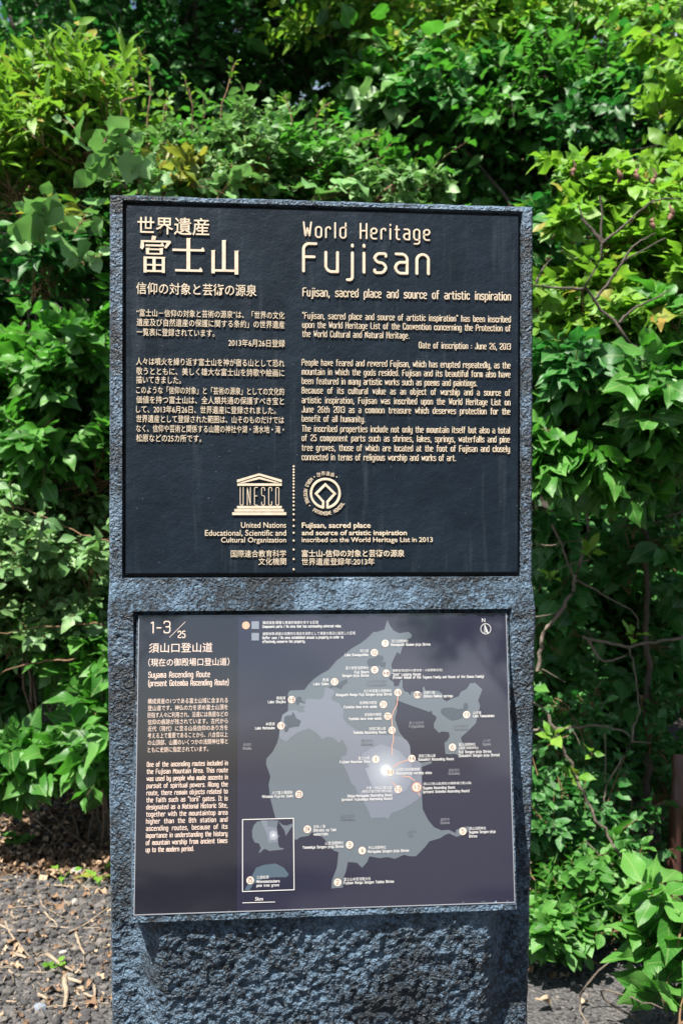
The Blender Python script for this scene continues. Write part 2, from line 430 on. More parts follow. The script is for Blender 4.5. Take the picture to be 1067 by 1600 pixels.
class Relief:
    """collects ribbons and flat polygons drawn on a plane (u right, v up, h out of it); local = (u, -h, v)"""
    def __init__(self): self.V = []; self.F = []; self.k = 0
    def _add(self, v, f):
        o = len(self.V); self.V.extend(v); self.F.extend([tuple(i + o for i in q) for q in f])
    def stroke(self, P, hw, h, h0=0.0, closed=False, taper=0.72):
        P = np.asarray(P, float)
        self.k += 1; h = h + (self.k % 7) * 0.00002
        n = len(P)
        nxt = np.roll(P, -1, 0) - P; prv = P - np.roll(P, 1, 0)
        if not closed: nxt[-1] = prv[-1]; prv[0] = nxt[0]
        nxt = unit(nxt); prv = unit(prv)
        t = unit(nxt + prv); nn = np.stack([-t[:, 1], t[:, 0]], -1)
        m = 1 / np.clip((t * nxt).sum(1), 0.55, 1)
        L = P + nn * (hw * m)[:, None]; R_ = P - nn * (hw * m)[:, None]
        Li = P + nn * (hw * taper * m)[:, None]; Ri = P - nn * (hw * taper * m)[:, None]
        if h0 is None:      # flat print
            v = [(*a, h) for a in L] + [(*a, h) for a in R_]
            f = [(i, (i + 1) % n, n + (i + 1) % n, n + i)[::-1] for i in range(n if closed else n - 1)]
            if not closed:
                for e, s in ((0, -1), (n - 1, 1)):
                    base = len(v); c = P[e]; v.append((*c, h))
                    for q in range(7):
                        a = math.pi * (q / 6 - 0.5); d = t[e] * s * math.cos(a) + nn[e] * math.sin(a)
                        v.append((*(c + d * hw), h))
                    f += [(base, base + 1 + q, base + 2 + q)[::s] for q in range(6)]
        else:
            v = [(*a, h0) for a in L] + [(*a, h) for a in Li] + [(*a, h) for a in Ri] + [(*a, h0) for a in R_]
            f = []
            for i in range(n if closed else n - 1):
                j = (i + 1) % n
                for a in range(3): f.append((a * n + i, (a + 1) * n + i, (a + 1) * n + j, a * n + j))
            if not closed:
                for e, s in ((0, -1), (n - 1, 1)):
                    base = len(v); c = P[e]; v.append((*c, h))
                    for q in range(7):
                        a = math.pi * (q / 6 - 0.5); d = t[e] * s * math.cos(a) + nn[e] * math.sin(a)
                        v.append((*(c + d * hw * taper), h)); v.append((*(c + d * hw), h0))
                    for q in range(6):
                        a0 = base + 1 + 2 * q
                        f.append((base, a0, a0 + 2)[::s]); f.append((a0, a0 + 1, a0 + 3, a0 + 2)[::s])
        self._add([(float(a), float(-c), float(b)) for a, b, c in v], f)
    def poly(self, P, h, h0=None):
        P = np.asarray(P, float); n = len(P)
        if h0 is None:
            self._add([(a, -h, b) for a, b in P], [tuple(range(n))])
        else:
            self._add([(a, -h, b) for a, b in P] + [(a, -h0, b) for a, b in P],
                      [tuple(range(n))] + [(i, i + n, (i + 1) % n + n, (i + 1) % n) for i in range(n)])
    def disc(self, c, r, h, n=24, h0=None):
        a = np.arange(n) / n * 2 * np.pi
        self.poly(np.stack([c[0] + r * np.cos(a), c[1] + r * np.sin(a)], -1), h, h0)
    def obj(self, name, mat, parent):
        me = bpy.data.meshes.new(name); me.from_pydata(self.V, [], self.F)
        bmx = bmesh.new(); bmx.from_mesh(me); bmesh.ops.recalc_face_normals(bmx, faces=bmx.faces)
        # every face looks outwards from its plane
        for f in bmx.faces:
            if f.normal.y > 0.2: f.normal_flip()
        bmx.to_mesh(me); bmx.free()
        return link(name, me, mat, parent)

def words_width(text, sx, gap, space):
    w = 0
    for ch in text:
        w += space * sx if ch == ' ' else (GLYPH.get(ch, (3,))[0] + gap) * sx
    return w - gap * sx

def stroke_line(rel, text, u0, u1, v, cap, hw, h, h0, justify=True, ratio=0.82, rad=1.5, sp=(2.3, 5.4)):
    """one line of stroke lettering between u0 and u1, base line at v"""
    sy = cap / 10; sx = sy * ratio; gap, space = sp
    nat = words_width(text, sx, gap, space)
    ns = text.count(' '); extra = 0
    if justify and ns and nat < (u1 - u0):
        extra = (u1 - u0 - nat) / ns
        if extra > 5 * sx:                     # rather widen the letters a little too
            k = min(1.12, (u1 - u0) / nat); sx *= k; extra = (u1 - u0 - nat * k) / ns
    else:
        sx *= (u1 - u0) / nat
    x = u0
    for ch in text:
        if ch == ' ': x += space * sx + extra; continue
        w_, paths = GLYPH.get(ch, (3, []))
        for p in paths:
            q, cl = round_path(p * [sx, sy], rad * min(sx, sy))
            rel.stroke(q + [x, v], hw, h, h0, cl)
        x += (w_ + gap) * sx

def font_text(body, size=1.0, offset=0.0, extrude=0.0, shear=0.0):
    c = bpy.data.curves.new('lettering', 'FONT'); c.body = body; c.size = size; c.resolution_u = 3
    c.offset = offset; c.extrude = extrude; c.shear = shear; c.fill_mode = 'FRONT' if extrude == 0 else 'BOTH'
    o = bpy.data.objects.new('lettering', c); COL.objects.link(o)
    return o
PENDING = []   # (font object, name, material, parent, u0, u1, v_bottom/v_centre, height or None, h)
def font_line(name, body, u0, u1, vc, height, h, mat, parent, depth=0.0, bold=0.0, align='fit'):
    """a line set in the default typeface, its ink fitted between u0 and u1 and centred on vc"""
    PENDING.append((font_text(body, 1.0, bold, 0.05 if depth else 0.0), name, mat, parent, u0, u1, vc, height, h, depth))
def flush_fonts():
    dg = bpy.context.evaluated_depsgraph_get()
    for o, name, mat, parent, u0, u1, vc, height, h, depth in PENDING:
        me = bpy.data.meshes.new_from_object(o.evaluated_get(dg))
        n = len(me.vertices); co = np.empty(n * 3, np.float32); me.vertices.foreach_get('co', co); co = co.reshape(-1, 3)
        lo, hi = co.min(0), co.max(0)
        sx = (u1 - u0) / (hi[0] - lo[0])
        sy = height / (hi[1] - lo[1]) if height else sx
        out = np.empty_like(co)
        out[:, 0] = u0 + (co[:, 0] - lo[0]) * sx
        out[:, 2] = vc + (co[:, 1] - (lo[1] + hi[1]) / 2) * sy
        if depth: out[:, 1] = -(h - depth) - depth * (co[:, 2] > 0) * (1 + 0.0)
        else: out[:, 1] = -h
        me.vertices.foreach_set('co', out.ravel()); me.materials.clear(); me.update()
        if not depth:      # print faces the reader
            bmx = bmesh.new(); bmx.from_mesh(me); bmx.normal_update()
            for f in bmx.faces:
                if f.normal.y > 0: f.normal_flip()
            bmx.to_mesh(me); bmx.free()
        else:
            bmx = bmesh.new(); bmx.from_mesh(me); bmesh.ops.recalc_face_normals(bmx, faces=bmx.faces); bmx.to_mesh(me); bmx.free()
        link(name, me, mat, parent)
        bpy.data.objects.remove(o)
    PENDING.clear()

# ---- layout of the upper plaque (survey picture -> plane of the plaque)
H0, HT = 0.0, 0.0019
def up(px, py, y=0.0015):
    d = ray(px, py); t = (y - CAM[1]) / d[1]; p = CAM + d * t
    return p[0], p[2]
UPX = 0.62 / 661
def plaque_stroke(name, text, x0, x1, yb, cap, hw, **kw):
    (u0, v), (u1, _) = up(x0, yb), up(x1, yb)
    r = Relief(); stroke_line(r, text, u0, u1, v, cap * UPX, hw * UPX, HT - 0.003, -0.0031, **kw)
    r.obj(name, M_LETTER, plaque)
def plaque_font(name, text, x0, x1, yc, hgt=None, bold=0.0):
    (u0, v), (u1, _) = up(x0, yc), up(x1, yc)
    font_line(name, text, u0, u1, v, hgt * UPX if hgt else None, HT - 0.003, M_LETTER, plaque, depth=HT + 0.0001, bold=bold)

plaque_stroke('heading_text', 'World Heritage', 474.6, 671, 369.5, 23, 1.45, justify=False, ratio=.9, sp=(3.4, 7.5))
plaque_stroke('title_text', 'Fujisan', 474.5, 669.5, 423, 43, 2.5, justify=False, ratio=.9, rad=1.7, sp=(3.4, 6))
plaque_stroke('subtitle_text', 'Fujisan, sacred place and source of artistic inspiration', 473.5, 797.5, 462, 12.6, 0.92)
for t_, yb, x1 in (('"Fujisan, sacred place and source of artistic inspiration" has been inscribed', 497.2, 797.5),
        ('upon the World Heritage List of the Convention concerning the Protection of', 511.4, 797.3), ('the World Cultural and Natural Heritage.', 525.6, 639)):
    plaque_stroke('body_text', t_, 472.8, x1, yb, 9.4, 0.62, justify=x1 > 700)
plaque_stroke('date_text', 'Date of inscription : June 26, 2013', 655, 797.3, 543.5, 9.4, 0.62, justify=False)
for t_, yb, x1 in (('People have feared and revered Fujisan, which has erupted repeatedly, as the', 570.4, 797), ('mountain in which the gods resided. Fujisan and its beautiful form also have', 584.8, 797),
        ('been featured in many artistic works such as poems and paintings.', 599.4, 745), ('Because of its cultural value as an object of worship and a source of', 614.1, 796.8),
        ('artistic inspiration, Fujisan was inscribed upon the World Heritage List on', 629.3, 796.8), ('June 26th 2013 as a common treasure which deserves protection for the', 643.9, 796.6),
        ('benefit of all humanity.', 658.3, 570), ('The inscribed properties include not only the mountain itself but also a total', 674.0, 796.2),
        ('of 25 component parts such as shrines, lakes, springs, waterfalls and pine', 688.5, 796), ('tree groves, those of which are located at the foot of Fujisan and closely', 703.7, 796),
        ('connected in terms of religious worship and works of art.', 718.5, 712)):
    plaque_stroke('body_text', t_, 472.0, x1, yb, 9.4, 0.62, justify=x1 > 780)

plaque_font('heading_text', '世界遺産', 214.8, 327, 351.2, 27, 0.006)
# the large characters, cut by hand with tapering strokes and small feet
def big_title():
    (u0, v0), (u1, v1) = up(213.5, 425), up(374, 371)
    def pt(x, y): return (u0 + (u1 - u0) * x / 300, v0 + (v1 - v0) * y / 100)
    r = Relief(); hh, h0 = HT - 0.003, -0.0031
    k = [0]
    def pg(*P):
        k[0] += 1; r.poly([pt(*p) for p in P], hh + (k[0] % 9) * 0.00002, h0)
    def hor(x0, x1, y, t=5, foot=True):
        pg((x0, y), (x1, y), (x1, y + t), (x0, y + t))
        if foot: pg((x1 - 9, y + t - .5), (x1 + 2, y), (x1 + 1, y + t), (x1 - 4, y + t + 6))
    def ver(x, y0, y1, t=10):
        pg((x, y0), (x + t, y0), (x + t, y1), (x + t + 2, y1 + 3), (x - 1, y1 + 2), (x, y1))
    # 富
    pg((42, 88), (54, 88), (57, 98), (45, 100)); hor(12, 90, 82, 5, False); pg((10, 66), (17, 62), (22, 70), (20, 87), (13, 87))
    pg((84, 87), (98, 87), (100, 82), (86, 66), (80, 68), (88, 82)); hor(26, 78, 71, 5)
    ver(27, 50, 64, 9); ver(67, 50, 64, 9); hor(28, 74, 61, 4, False); hor(28, 74, 49, 4, False)
    ver(20, 0, 40, 9); ver(73, 0, 40, 9); hor(21, 80, 38, 5, False); hor(24, 78, 19, 4, False); hor(21, 80, 2, 5, False); ver(46, 4, 38, 9)
    # 士
    hor(104, 196, 60, 6); hor(112, 190, 5, 6); ver(145, 8, 93, 11)
    # 山
    ver(249, 12, 90, 11); ver(218, 2, 62, 10); ver(286, 0, 62, 11); hor(220, 290, 7, 6, False)
    r.obj('title_text', M_LETTER, plaque)
big_title()
plaque_font('subtitle_text', '信仰の対象と芸術の源泉', 212.8, 401, 449.8, 18.5, 0.004)
for t_, yc, x1 in (('“富士山－信仰の対象と芸術の源泉”は、「世界の文化', 488.2, 444.6), ('遺産及び自然遺産の保護に関する条約」の世界遺産', 502.9, 444.6), ('一覧表に登録されています。', 518.2, 335.3)):
    plaque_font('body_text', t_, 213.5, x1, yc, 11.6)
plaque_font('date_text', '2013年6月26日登録', 357, 445.2, 535, 11.6)
for t_, yc, x1 in (('人々は噴火を繰り返す富士山を神が宿る山として恐れ', 564, 444.4), ('敬うとともに、美しく雄大な富士山を詩歌や絵画に', 579.3, 444.2), ('描いてきました。', 592.9, 282.7),
        ('このような「信仰の対象」と「芸術の源泉」としての文化的', 609, 444), ('価値を持つ富士山は、全人類共通の保護すべき宝と', 624, 443.6), ('して、2013年6月26日、世界遺産に登録されました。', 639, 430.9),
        ('世界遺産として登録された範囲は、山そのものだけでは', 653.9, 443.6), ('なく、信仰や芸術と関係する山麓の神社や湖・湧水地・滝・', 669.2, 443.6), ('松原などの25カ所です。', 684.2, 314.6)):
    plaque_font('body_text', t_, 212.8, x1, yc, 11.6)
for t_, x0, yc in (('United Nations', 376.7, 820.4), ('Educational, Scientific and', 320.3, 833.4), ('Cultural Organization', 345.5, 844.9)):
    plaque_font('organization_text', t_, x0, 447, yc, 8.6 if yc < 825 else 10.4, 0.004)
plaque_font('organization_text', '国際連合教育科学', 360.8, 447.1, 865.3, 11); plaque_font('organization_text', '文化機関', 403.8, 447.1, 877.4, 11)
plaque_font('inscription_text', 'Fujisan, sacred place', 471.6, 579, 822.0, 11.0, 0.016); plaque_font('inscription_text', 'and source of artistic inspiration', 471.6, 635.6, 833.6, 10.4, 0.016)
plaque_font('inscription_text', 'inscribed on the World Heritage List in 2013', 471.6, 676, 844.6, 10.0, 0.004)
plaque_font('inscription_text', '富士山-信仰の対象と芸術の源泉', 471.4, 631.8, 865, 11.4, 0.008); plaque_font('inscription_text', '世界遺産登録年:2013年', 471.4, 585, 877.8, 11, 0.0)

# ---- emblems on the plaque
def emblem_temple():
    r = Relief(); hh, h0 = HT - 0.003, -0.0031
    def c(x, y): return up(360 + x / 5.335, 720 + y / 5.335)
    def pg(*P): r.k += 1; r.poly([c(*p) for p in P], hh + (r.k % 7) * 0.00002, h0)
    pg((55, 158), (240, 104), (428, 158), (428, 180), (240, 122), (55, 180))
    pg((68, 183), (240, 133), (412, 183), (372, 183), (240, 152), (110, 183))
    pg((58, 188), (428, 188), (428, 208), (58, 208))
    for x0, x1, y0, y1 in ((55, 428, 376, 398), (33, 445, 402, 424), (15, 466, 429, 452)): pg((x0, y0), (x1, y0), (x1, y1), (x0, y1))
    for i, ch in enumerate('UNESCO'):
        x0 = 82 + i * 59.5
        w_, paths = GLYPH[ch]
        for p in paths:
            q = np.array([c(x0 + a / w_ * 25, 371 - b / 10 * 150) for a, b in p])
            q, cl = round_path(q, 0.0016); r.stroke(q, 0.00060, hh, h0, cl)
    tag(r.obj('temple_emblem', M_LETTER, plaque), 'raised temple emblem whose columns spell UNESCO')
emblem_temple()
def emblem_heritage():
    r = Relief(); hh, h0 = HT - 0.003, -0.0031
    cu, cv = up(508.5, 771.0); s = UPX
    R0 = 22.4 * s
    a0 = math.radians(-90 - 9); a1 = math.radians(-90 + 9)
    a = np.linspace(a0, a1 - 2 * math.pi, 44)
    ring = np.stack([cu + R0 * np.cos(a), cv + R0 * np.sin(a)], -1)
    def q(x, y): return np.array([cu + x * s, cv + y * s])
    left = [q(-3.4, -22.2), q(-3.4, -13.2), q(-14.6, -0.6), q(0.0, 13.8), q(14.6, -0.6), q(3.4, -13.2), q(3.4, -22.2)]
    r.stroke(ring, 2.05 * s, hh, h0); r.stroke(np.array(left), 2.05 * s, hh, h0)
    def arc_text(text, start, step_scale, cap, rad, inward):
        ang = start
        for ch in text:
            if ch == ' ': ang += 0.12; continue
            if ch == '.':
                r.disc((cu + rad * math.cos(ang), cv + rad * math.sin(ang)), 1.0 * s, hh, 10, h0); ang += 0.15; continue
            w_, paths = GLYPH[ch]; k = cap / 10
            half = w_ * k * step_scale / 2
            ang += (half + 0.55 * s) / rad
            er = np.array([math.cos(ang), math.sin(ang)]); et = np.array([-er[1], er[0]])
            ctr = np.array([cu, cv]) + er * rad
            for p in paths:
                pp = [ctr + et * (x - w_ / 2) * k * step_scale + (-er) * (y - 5) * k for x, y in p]
                w2, cl = round_path(np.array(pp), 0.0004); r.stroke(w2, 0.46 * s, hh, h0, cl)
            ang += (half + 0.55 * s) / rad
        return ang
    arc_text('WORLD HERITAGE . PATRIMOINE MONDIAL', math.radians(131), 0.92, 5.0 * s, 31.2 * s, True)
    for g in (124, 56): r.disc((cu + 31.2 * s * math.cos(math.radians(g)), cv + 31.2 * s * math.sin(math.radians(g))), 1.0 * s, hh, 10, h0)
    o = r.obj('heritage_emblem', M_LETTER, plaque)
    tag(o, 'raised round heritage emblem, a diamond joined to a ring')
    for i, ch in enumerate('世界遺産'):
        g = math.radians(110 - i * 13.5)
        x, y = 508.5 + 31.4 * math.cos(g), 771 - 31.4 * math.sin(g)
        plaque_font('emblem_text', ch, x - 3.2, x + 3.2, y, 6.4, 0.0)
emblem_heritage()
dots = (45, 72, 95, 120, 145, 170, 195, 222, 250, 280, 308, 340, 372, 407, 445, 493, 543, 600, 665, 740, 820, 905)
for yy in dots:
    r = Relief(); r.disc(up(458.8, 720 + yy / 5.335), 1.55 * UPX, HT - 0.003, 12, -0.0031); r.obj('divider_dot', M_LETTER, plaque)

# ---- lower map panel
PU = np.array([1.0, 0, 0]); PV = np.array([0, Y_PT - Y_PB, Z_PT - 0.005 - Z_PB]); PLEN = np.linalg.norm(PV); PV = PV / PLEN
PN = np.cross(PU, PV)                                   # outward
P0 = np.array([0, Y_PB, Z_PB])                          # bottom centre of the panel face
panel_rot = Matrix(((PU[0], -PN[0], PV[0], P0[0]), (PU[1], -PN[1], PV[1], P0[1]), (PU[2], -PN[2], PV[2], P0[2]), (0, 0, 0, 1)))
def printed(name, col, rough=0.35):
    t = NT(name); t.set(Base_Color=col, Roughness=rough, Coat_Weight=1.0, Coat_Roughness=0.05, Coat_IOR=1.85, Specular_IOR_Level=0.3)
    return t.m
M_PANEL = printed('panel_print_navy', (0.012, 0.012, 0.027)); M_PCOL = printed('panel_print_black', (0.006, 0.006, 0.012))
M_ZONE = printed('map_print_grey', (0.082, 0.099, 0.117)); M_PROP = printed('map_print_lavender', (0.118, 0.131, 0.166)); M_LAKE = printed('map_print_lake', (0.040, 0.050, 0.065))
M_SALMON = printed('print_salmon', (0.50, 0.27, 0.18)); M_WHITE = printed('print_white', (0.52, 0.51, 0.50)); M_CREAM = printed('print_cream', (0.56, 0.435, 0.365))
M_INK = printed('print_dark_ink', (0.03, 0.025, 0.03)); M_FAINT = printed('print_faint', (0.10, 0.11, 0.13)); M_FAINT2 = printed('print_faint_light', (0.16, 0.16, 0.19))
M_RED = printed('print_red', (0.55, 0.17, 0.11)); M_LEG = printed('print_legend', (0.15, 0.165, 0.20)); M_SEA = printed('print_sea', (0.050, 0.075, 0.100)); M_BAR = printed('print_bar', (0.30, 0.29, 0.31))
M_EDGE = plain('panel_metal_edge', (0.20, 0.21, 0.23), 0.4)

# rough stone block that carries the panel
def build_mount():
    g = 0.0035
    f0 = lambda u, v, h=0.0: P0 + PU * u + PV * v + PN * h
    nU, nV = 160, 120
    V = []; F = []
    def strip(A, B, C, D, nu, nv, seed, amp):
        o = sum(len(v) for v in V)
        s, t = np.meshgrid(np.linspace(0, 1, nu), np.linspace(0, 1, nv))
        p = (A * (1 - s)[..., None] + B * s[..., None]) * (1 - t)[..., None] + (D * (1 - s)[..., None] + C * s[..., None]) * t[..., None]
        nrm = np.cross(B - A, D - A); nrm /= np.linalg.norm(nrm)
        ln = np.linalg.norm(B - A)
        d = amp * fbm(s * ln * 120 + seed * 9, t * 6 + seed, 3, seed) * np.clip(np.minimum(t, 1 - t) * 6, 0, 1)
        p = p + nrm * d[..., None]
        V.append(p.reshape(-1, 3)); i = np.arange(nu * nv).reshape(nv, nu) + o
        F.append(np.stack([i[:-1, :-1], i[:-1, 1:], i[1:, 1:], i[1:, :-1]], -1).reshape(-1, 4))
    gb = 0.0110
    a, b, c, d = f0(-PHX - g, -gb, -.0008), f0(PHX + g, -gb, -.0008), f0(PHX + g, PLEN - .002, -.0008), f0(-PHX - g, PLEN - .002, -.0008)
    back = lambda p, ex, z: np.array([p[0] + ex, 0.002, p[2] + z])
    A, B, Cc, D = back(a, -.010, -.002), back(b, .010, -.002), back(c, .006, .0), back(d, -.006, .0)
    # front rim (under the panel), then left, right and bottom flanks
    strip(a, b, f0(PHX + g, 0.004, -.0008), f0(-PHX - g, 0.004, -.0008), 200, 7, 2, 0.0016)
    strip(f0(-PHX - g, .004, -.0008), f0(-PHX + .01, .004, -.0008), f0(-PHX + .01, PLEN - .002, -.0008), d, 4, 120, 5, 0.0004)
    strip(f0(PHX - .01, .004, -.0008), f0(PHX + g, .004, -.0008), c, f0(PHX - .01, PLEN - .002, -.0008), 4, 120, 6, 0.0004)
    strip(A, a, d, D, 16, 140, 3, 0.003); strip(b, B, Cc, c, 16, 140, 4, 0.003); strip(A, B, b, a, 200, 10, 7, 0.003)
    return link('panel_mount', mesh_np('panel_mount', np.vstack(V), np.vstack(F), smooth=False), M_STONE, sign)
build_mount()
bm = bmesh.new(); add_box(bm, -PHX, PHX, 0, 0.004, 0, PLEN)
panel = bm_obj('map_panel', bm, M_PANEL, sign); panel.matrix_local = panel_rot
tag(panel, 'glossy dark navy panel with a pale grey map and a text column')
bm = bmesh.new()
for x0, x1, z0, z1 in ((-PHX - .0012, PHX + .0012, -.0013, -.0001), (-PHX - .0012, -PHX - .0001, -.0001, PLEN), (PHX + .0001, PHX + .0012, -.0001, PLEN)): add_box(bm, x0, x1, -.0004, .003, z0, z1)
bm_obj('panel_edge', bm, M_EDGE, panel)

def pn(px, py):
    d = ray(px, py); t = ((P0 - CAM) @ PN) / (d @ PN); p = CAM + d * t - P0
    return float(p @ PU), float(p @ PV)
LPX = 0.531 / 580
def layer(name, P, mat, h):
    r = Relief(); r.poly([pn(*p) for p in P], h); return r.obj(name, mat, panel)
def pn_font(name, text, x0, x1, yc, hgt, mat, bold=0.0, h=0.00100):
    (u0, v), (u1, _) = pn(x0, yc), pn(x1, yc)
    font_line(name, text, u0, u1, v, hgt * LPX if hgt else None, h, mat, panel, bold=bold)
def pn_stroke(name, text, x0, x1, yb, cap, hw, mat, justify=True, h=0.00100, **kw):
    (u0, v), (u1, _) = pn(x0, yb), pn(x1, yb)
    r = Relief(); stroke_line(r, text, u0, u1, v, cap * LPX, hw * LPX, h, None, justify=justify, **kw); return r.obj(name, mat, panel)

r = Relief(); uc = pn(371, 1190)[0]; r.poly([(-PHX + .0005, .0005), (uc, .0005), (uc, PLEN - .0005), (-PHX + .0005, PLEN - .0005)], 0.0002); r.obj('text_column', M_PCOL, panel)
pn_stroke('route_number', '1-3', 236, 265.5, 989.1, 17.5, 0.85, M_CREAM, False)
pn_stroke('route_number', '25', 278.4, 289.2, 996.6, 10, 0.7, M_CREAM, False)
r = Relief(); r.stroke(np.array([pn(265, 996), pn(289.4, 972)]), 0.35 * LPX, 0.001, None); r.obj('slash_mark', M_CREAM, panel)
pn_font('route_title', '須山口登山道', 232.8, 332.1, 1012.7, 15, M_CREAM, 0.004); pn_font('route_title', '（現在の御殿場口登山道）', 231.9, 358.4, 1035.4, 12.4, M_CREAM, 0.004)
pn_stroke('route_title', 'Suyama Ascending Route', 232.3, 327.8, 1059, 8.4, 0.52, M_CREAM, False); pn_stroke('route_title', '(present Gotemba Ascending Route)', 232, 357, 1072.1, 8.4, 0.52, M_CREAM, False)
for t_, yc, x1 in (('構成資産の1つである富士山域に含まれる', 1096.1, 356), ('登山道です。神仏の力を求め富士山頂を', 1106.8, 356), ('目指す人々に利用され、沿道には鳥居などの', 1117.7, 356), ('信仰の痕跡が残されています。古代から', 1128.6, 356),
        ('近代（現代）に至る山岳信仰のあり方を', 1139.2, 356), ('考える上で重要であることから、八合目以上', 1149.9, 356), ('の山頂部、山麓のいくつかの浅間神社等と', 1160.8, 356), ('ともに史跡に指定されています。', 1172, 325.6)):
    pn_font('body_text', t_, 231, x1, yc, 8.2, M_CREAM, 0.0)
eng = ('One of the ascending routes included in', 'the Fujisan Mountain Area. This route', 'was used by people who made ascents in', 'pursuit of spiritual powers. Along the', 'route, there remain objects related to', 'the faith such as "torii" gates. It is', 'designated as a National Historic Site,',
       'together with the mountaintop area', 'higher than the 8th station and', 'ascending routes, because of its', 'importance in understanding the history', 'of mountain worship from ancient times', 'up to the modern period.')
for i, t_ in enumerate(eng):
    pn_stroke('body_text', t_, 230 - i * 0.15, 355.8 - i * 0.08 if i < 12 else 302.7, 1198.3 + i * 11.12, 6.8, 0.46, M_CREAM, i < 12, ratio=.95)

A_ = lambda *q: [(370 + q[i] / 4.639, 950 + q[i + 1] / 4.639) for i in range(0, len(q), 2)]
B_ = lambda *q: [(570 + q[i] / 4.268, 950 + q[i + 1] / 4.268) for i in range(0, len(q), 2)]
C_ = lambda *q: [(370 + q[i] / 4.639, 1160 + q[i + 1] / 4.639) for i in range(0, len(q), 2)]
D_ = lambda *q: [(570 + q[i] / 4.268, 1150 + q[i + 1] / 4.268) for i in range(0, len(q), 2)]
zone = (B_(150,80,165,115,190,150,230,170,290,160,313,180,308,200,280,210,250,265,235,310,215,295,190,345,175,380,185,430,160,475,190,495,195,525,225,520,240,480,250,480,250,530,262,555,290,565,303,585,310,560,340,556,365,575,385,560,385,530,395,525,405,555,440,551,490,555,515,572,520,610,545,625,570,610,625,590,640,560,680,540,700,505,735,500,783,545,765,590,755,620,768,650,760,690,747,740,740,770,690,820,640,865,645,890,672,920,660,950,630,985,600,975,565,978,537,975,530,900,550,885,565,860,560,830,510,825,495,835,460,800,460,770,475,745,475,725,450,710,445,685,430,695,330,660,260,635,225,620,205,618,215,680,200,740,230,830,260,870,295,910,303,1000)
    + D_(315,150,375,180,444,168,446,184,380,208,380,300,385,340,380,400,385,490,420,560,460,610,510,632,560,628,605,650,608,630,640,612,690,605,712,615,660,660,610,675,560,652,530,665,500,685,430,705,400,745,365,780,340,805,300,805,260,795,200,822,150,810,100,818,30,805,20,845)
    + C_(960,830,945,870,908,912,890,895,870,875,805,870,790,940,770,990,768,1055,685,1062,690,1000,725,910,737,800,700,785,660,730,620,690,545,655,520,680,460,690,430,710,411,700,411,555,280,552,245,420,230,310,243,250,212,160,215,120,260,70,290,10)
    + A_(290,990,305,930,318,820,330,775,370,750,372,700,370,620,385,600,490,595,520,555,560,515,610,480,665,450,700,410,720,385,760,355,830,295,900,255,950,215,990,175,1050,170) + B_(60,165,130,145))
layer('map_zone', zone, M_ZONE, 0.00030)
prop = (A_(640,575,690,590,712,612,685,650,690,670,740,690,755,720,775,730,768,800,800,840,890,900) + B_(30,845,180,850,240,860,280,885,300,920,308,1010) + D_(320,152,375,182,379,300,377,405,310,455,230,500,180,515,150,560,140,545,40,550,25,505,0,480)
    + C_(965,520,940,470,870,360,865,330,830,300,800,220,765,150,755,105,795,95,800,40,775,0) + A_(800,1030,765,955,740,980,700,945,655,935,620,955,580,910,525,875,440,905,400,935,360,972,320,950,307,930,320,822,333,777,372,748,430,740,460,760,500,755,480,735,495,715,445,705,430,690,500,692,500,665,530,657,605,665,630,640))
layer('map_property', prop, M_PROP, 0.00045)
def summit_material(base, rad):
    t = NT('map_print_summit'); co = t.obj()
    ln = t.new('ShaderNodeVectorMath', operation='LENGTH'); t.put(co, ln.inputs[0])
    f = t.math('DIVIDE', ln.outputs['Value'], rad)
    t.set(Base_Color=t.ramp(f, [(0.0, (0.50, 0.50, 0.52)), (0.09, (0.44, 0.45, 0.47)), (0.24, (0.24, 0.26, 0.295)), (0.7, (0.16, 0.175, 0.212)), (1.0, base)]), Roughness=0.35, Coat_Weight=1.0, Coat_Roughness=0.06)
    return t.m
def summit(name, px, py, P, h, rad, base):
    c = pn(px, py); r = Relief(); r.poly([(a - c[0], b - c[1]) for a, b in [pn(*p) for p in P]], h)
    o = r.obj(name, summit_material(base, rad), panel); o.location = (c[0], 0, c[1])
summit('map_summit', 602.8, 1203.9, D_(0,98,50,80,110,55,150,70,175,78,230,100,270,145,310,180,318,250,305,320,270,370,200,395,160,380,60,370,25,280,0,215) + C_(960,180,915,130,905,80,960,55), 0.00060, 0.042, (0.138, 0.152, 0.188))
for P in (A_(345,790,365,780,395,780,405,755,418,770,430,800,465,820,450,860,420,862,380,870,365,900,345,900,345,870,360,850,340,830), A_(425,670,440,645,465,645,470,670,498,695,480,692,465,680,450,690,450,705,435,700),
          A_(668,575,690,565,735,555,760,530,800,515,800,540,770,560,755,590,735,580,700,570,680,585), B_(12,360,30,335,60,335,80,315,120,320,125,345,105,360,125,362,140,360,135,395,110,395,95,380,60,385,25,390),
          B_(503,685,520,668,580,665,620,675,655,672,660,640,675,632,690,655,680,685,665,720,630,740,580,752,550,735,510,705)):
    layer('map_lake', P, M_LAKE, 0.00062)
for P in (B_(220,590,213,650,190,690,178,730,183,790,190,850,190,890,180,920,183,980), D_(290,160,230,180,190,210), D_(330,300,300,275,250,268), D_(355,380,366,398), D_(205,335,180,310)):
    r = Relief(); r.stroke(np.array([pn(*p) for p in P]), 0.55 * LPX, 0.00075, None); r.obj('route_line', M_SALMON, panel)
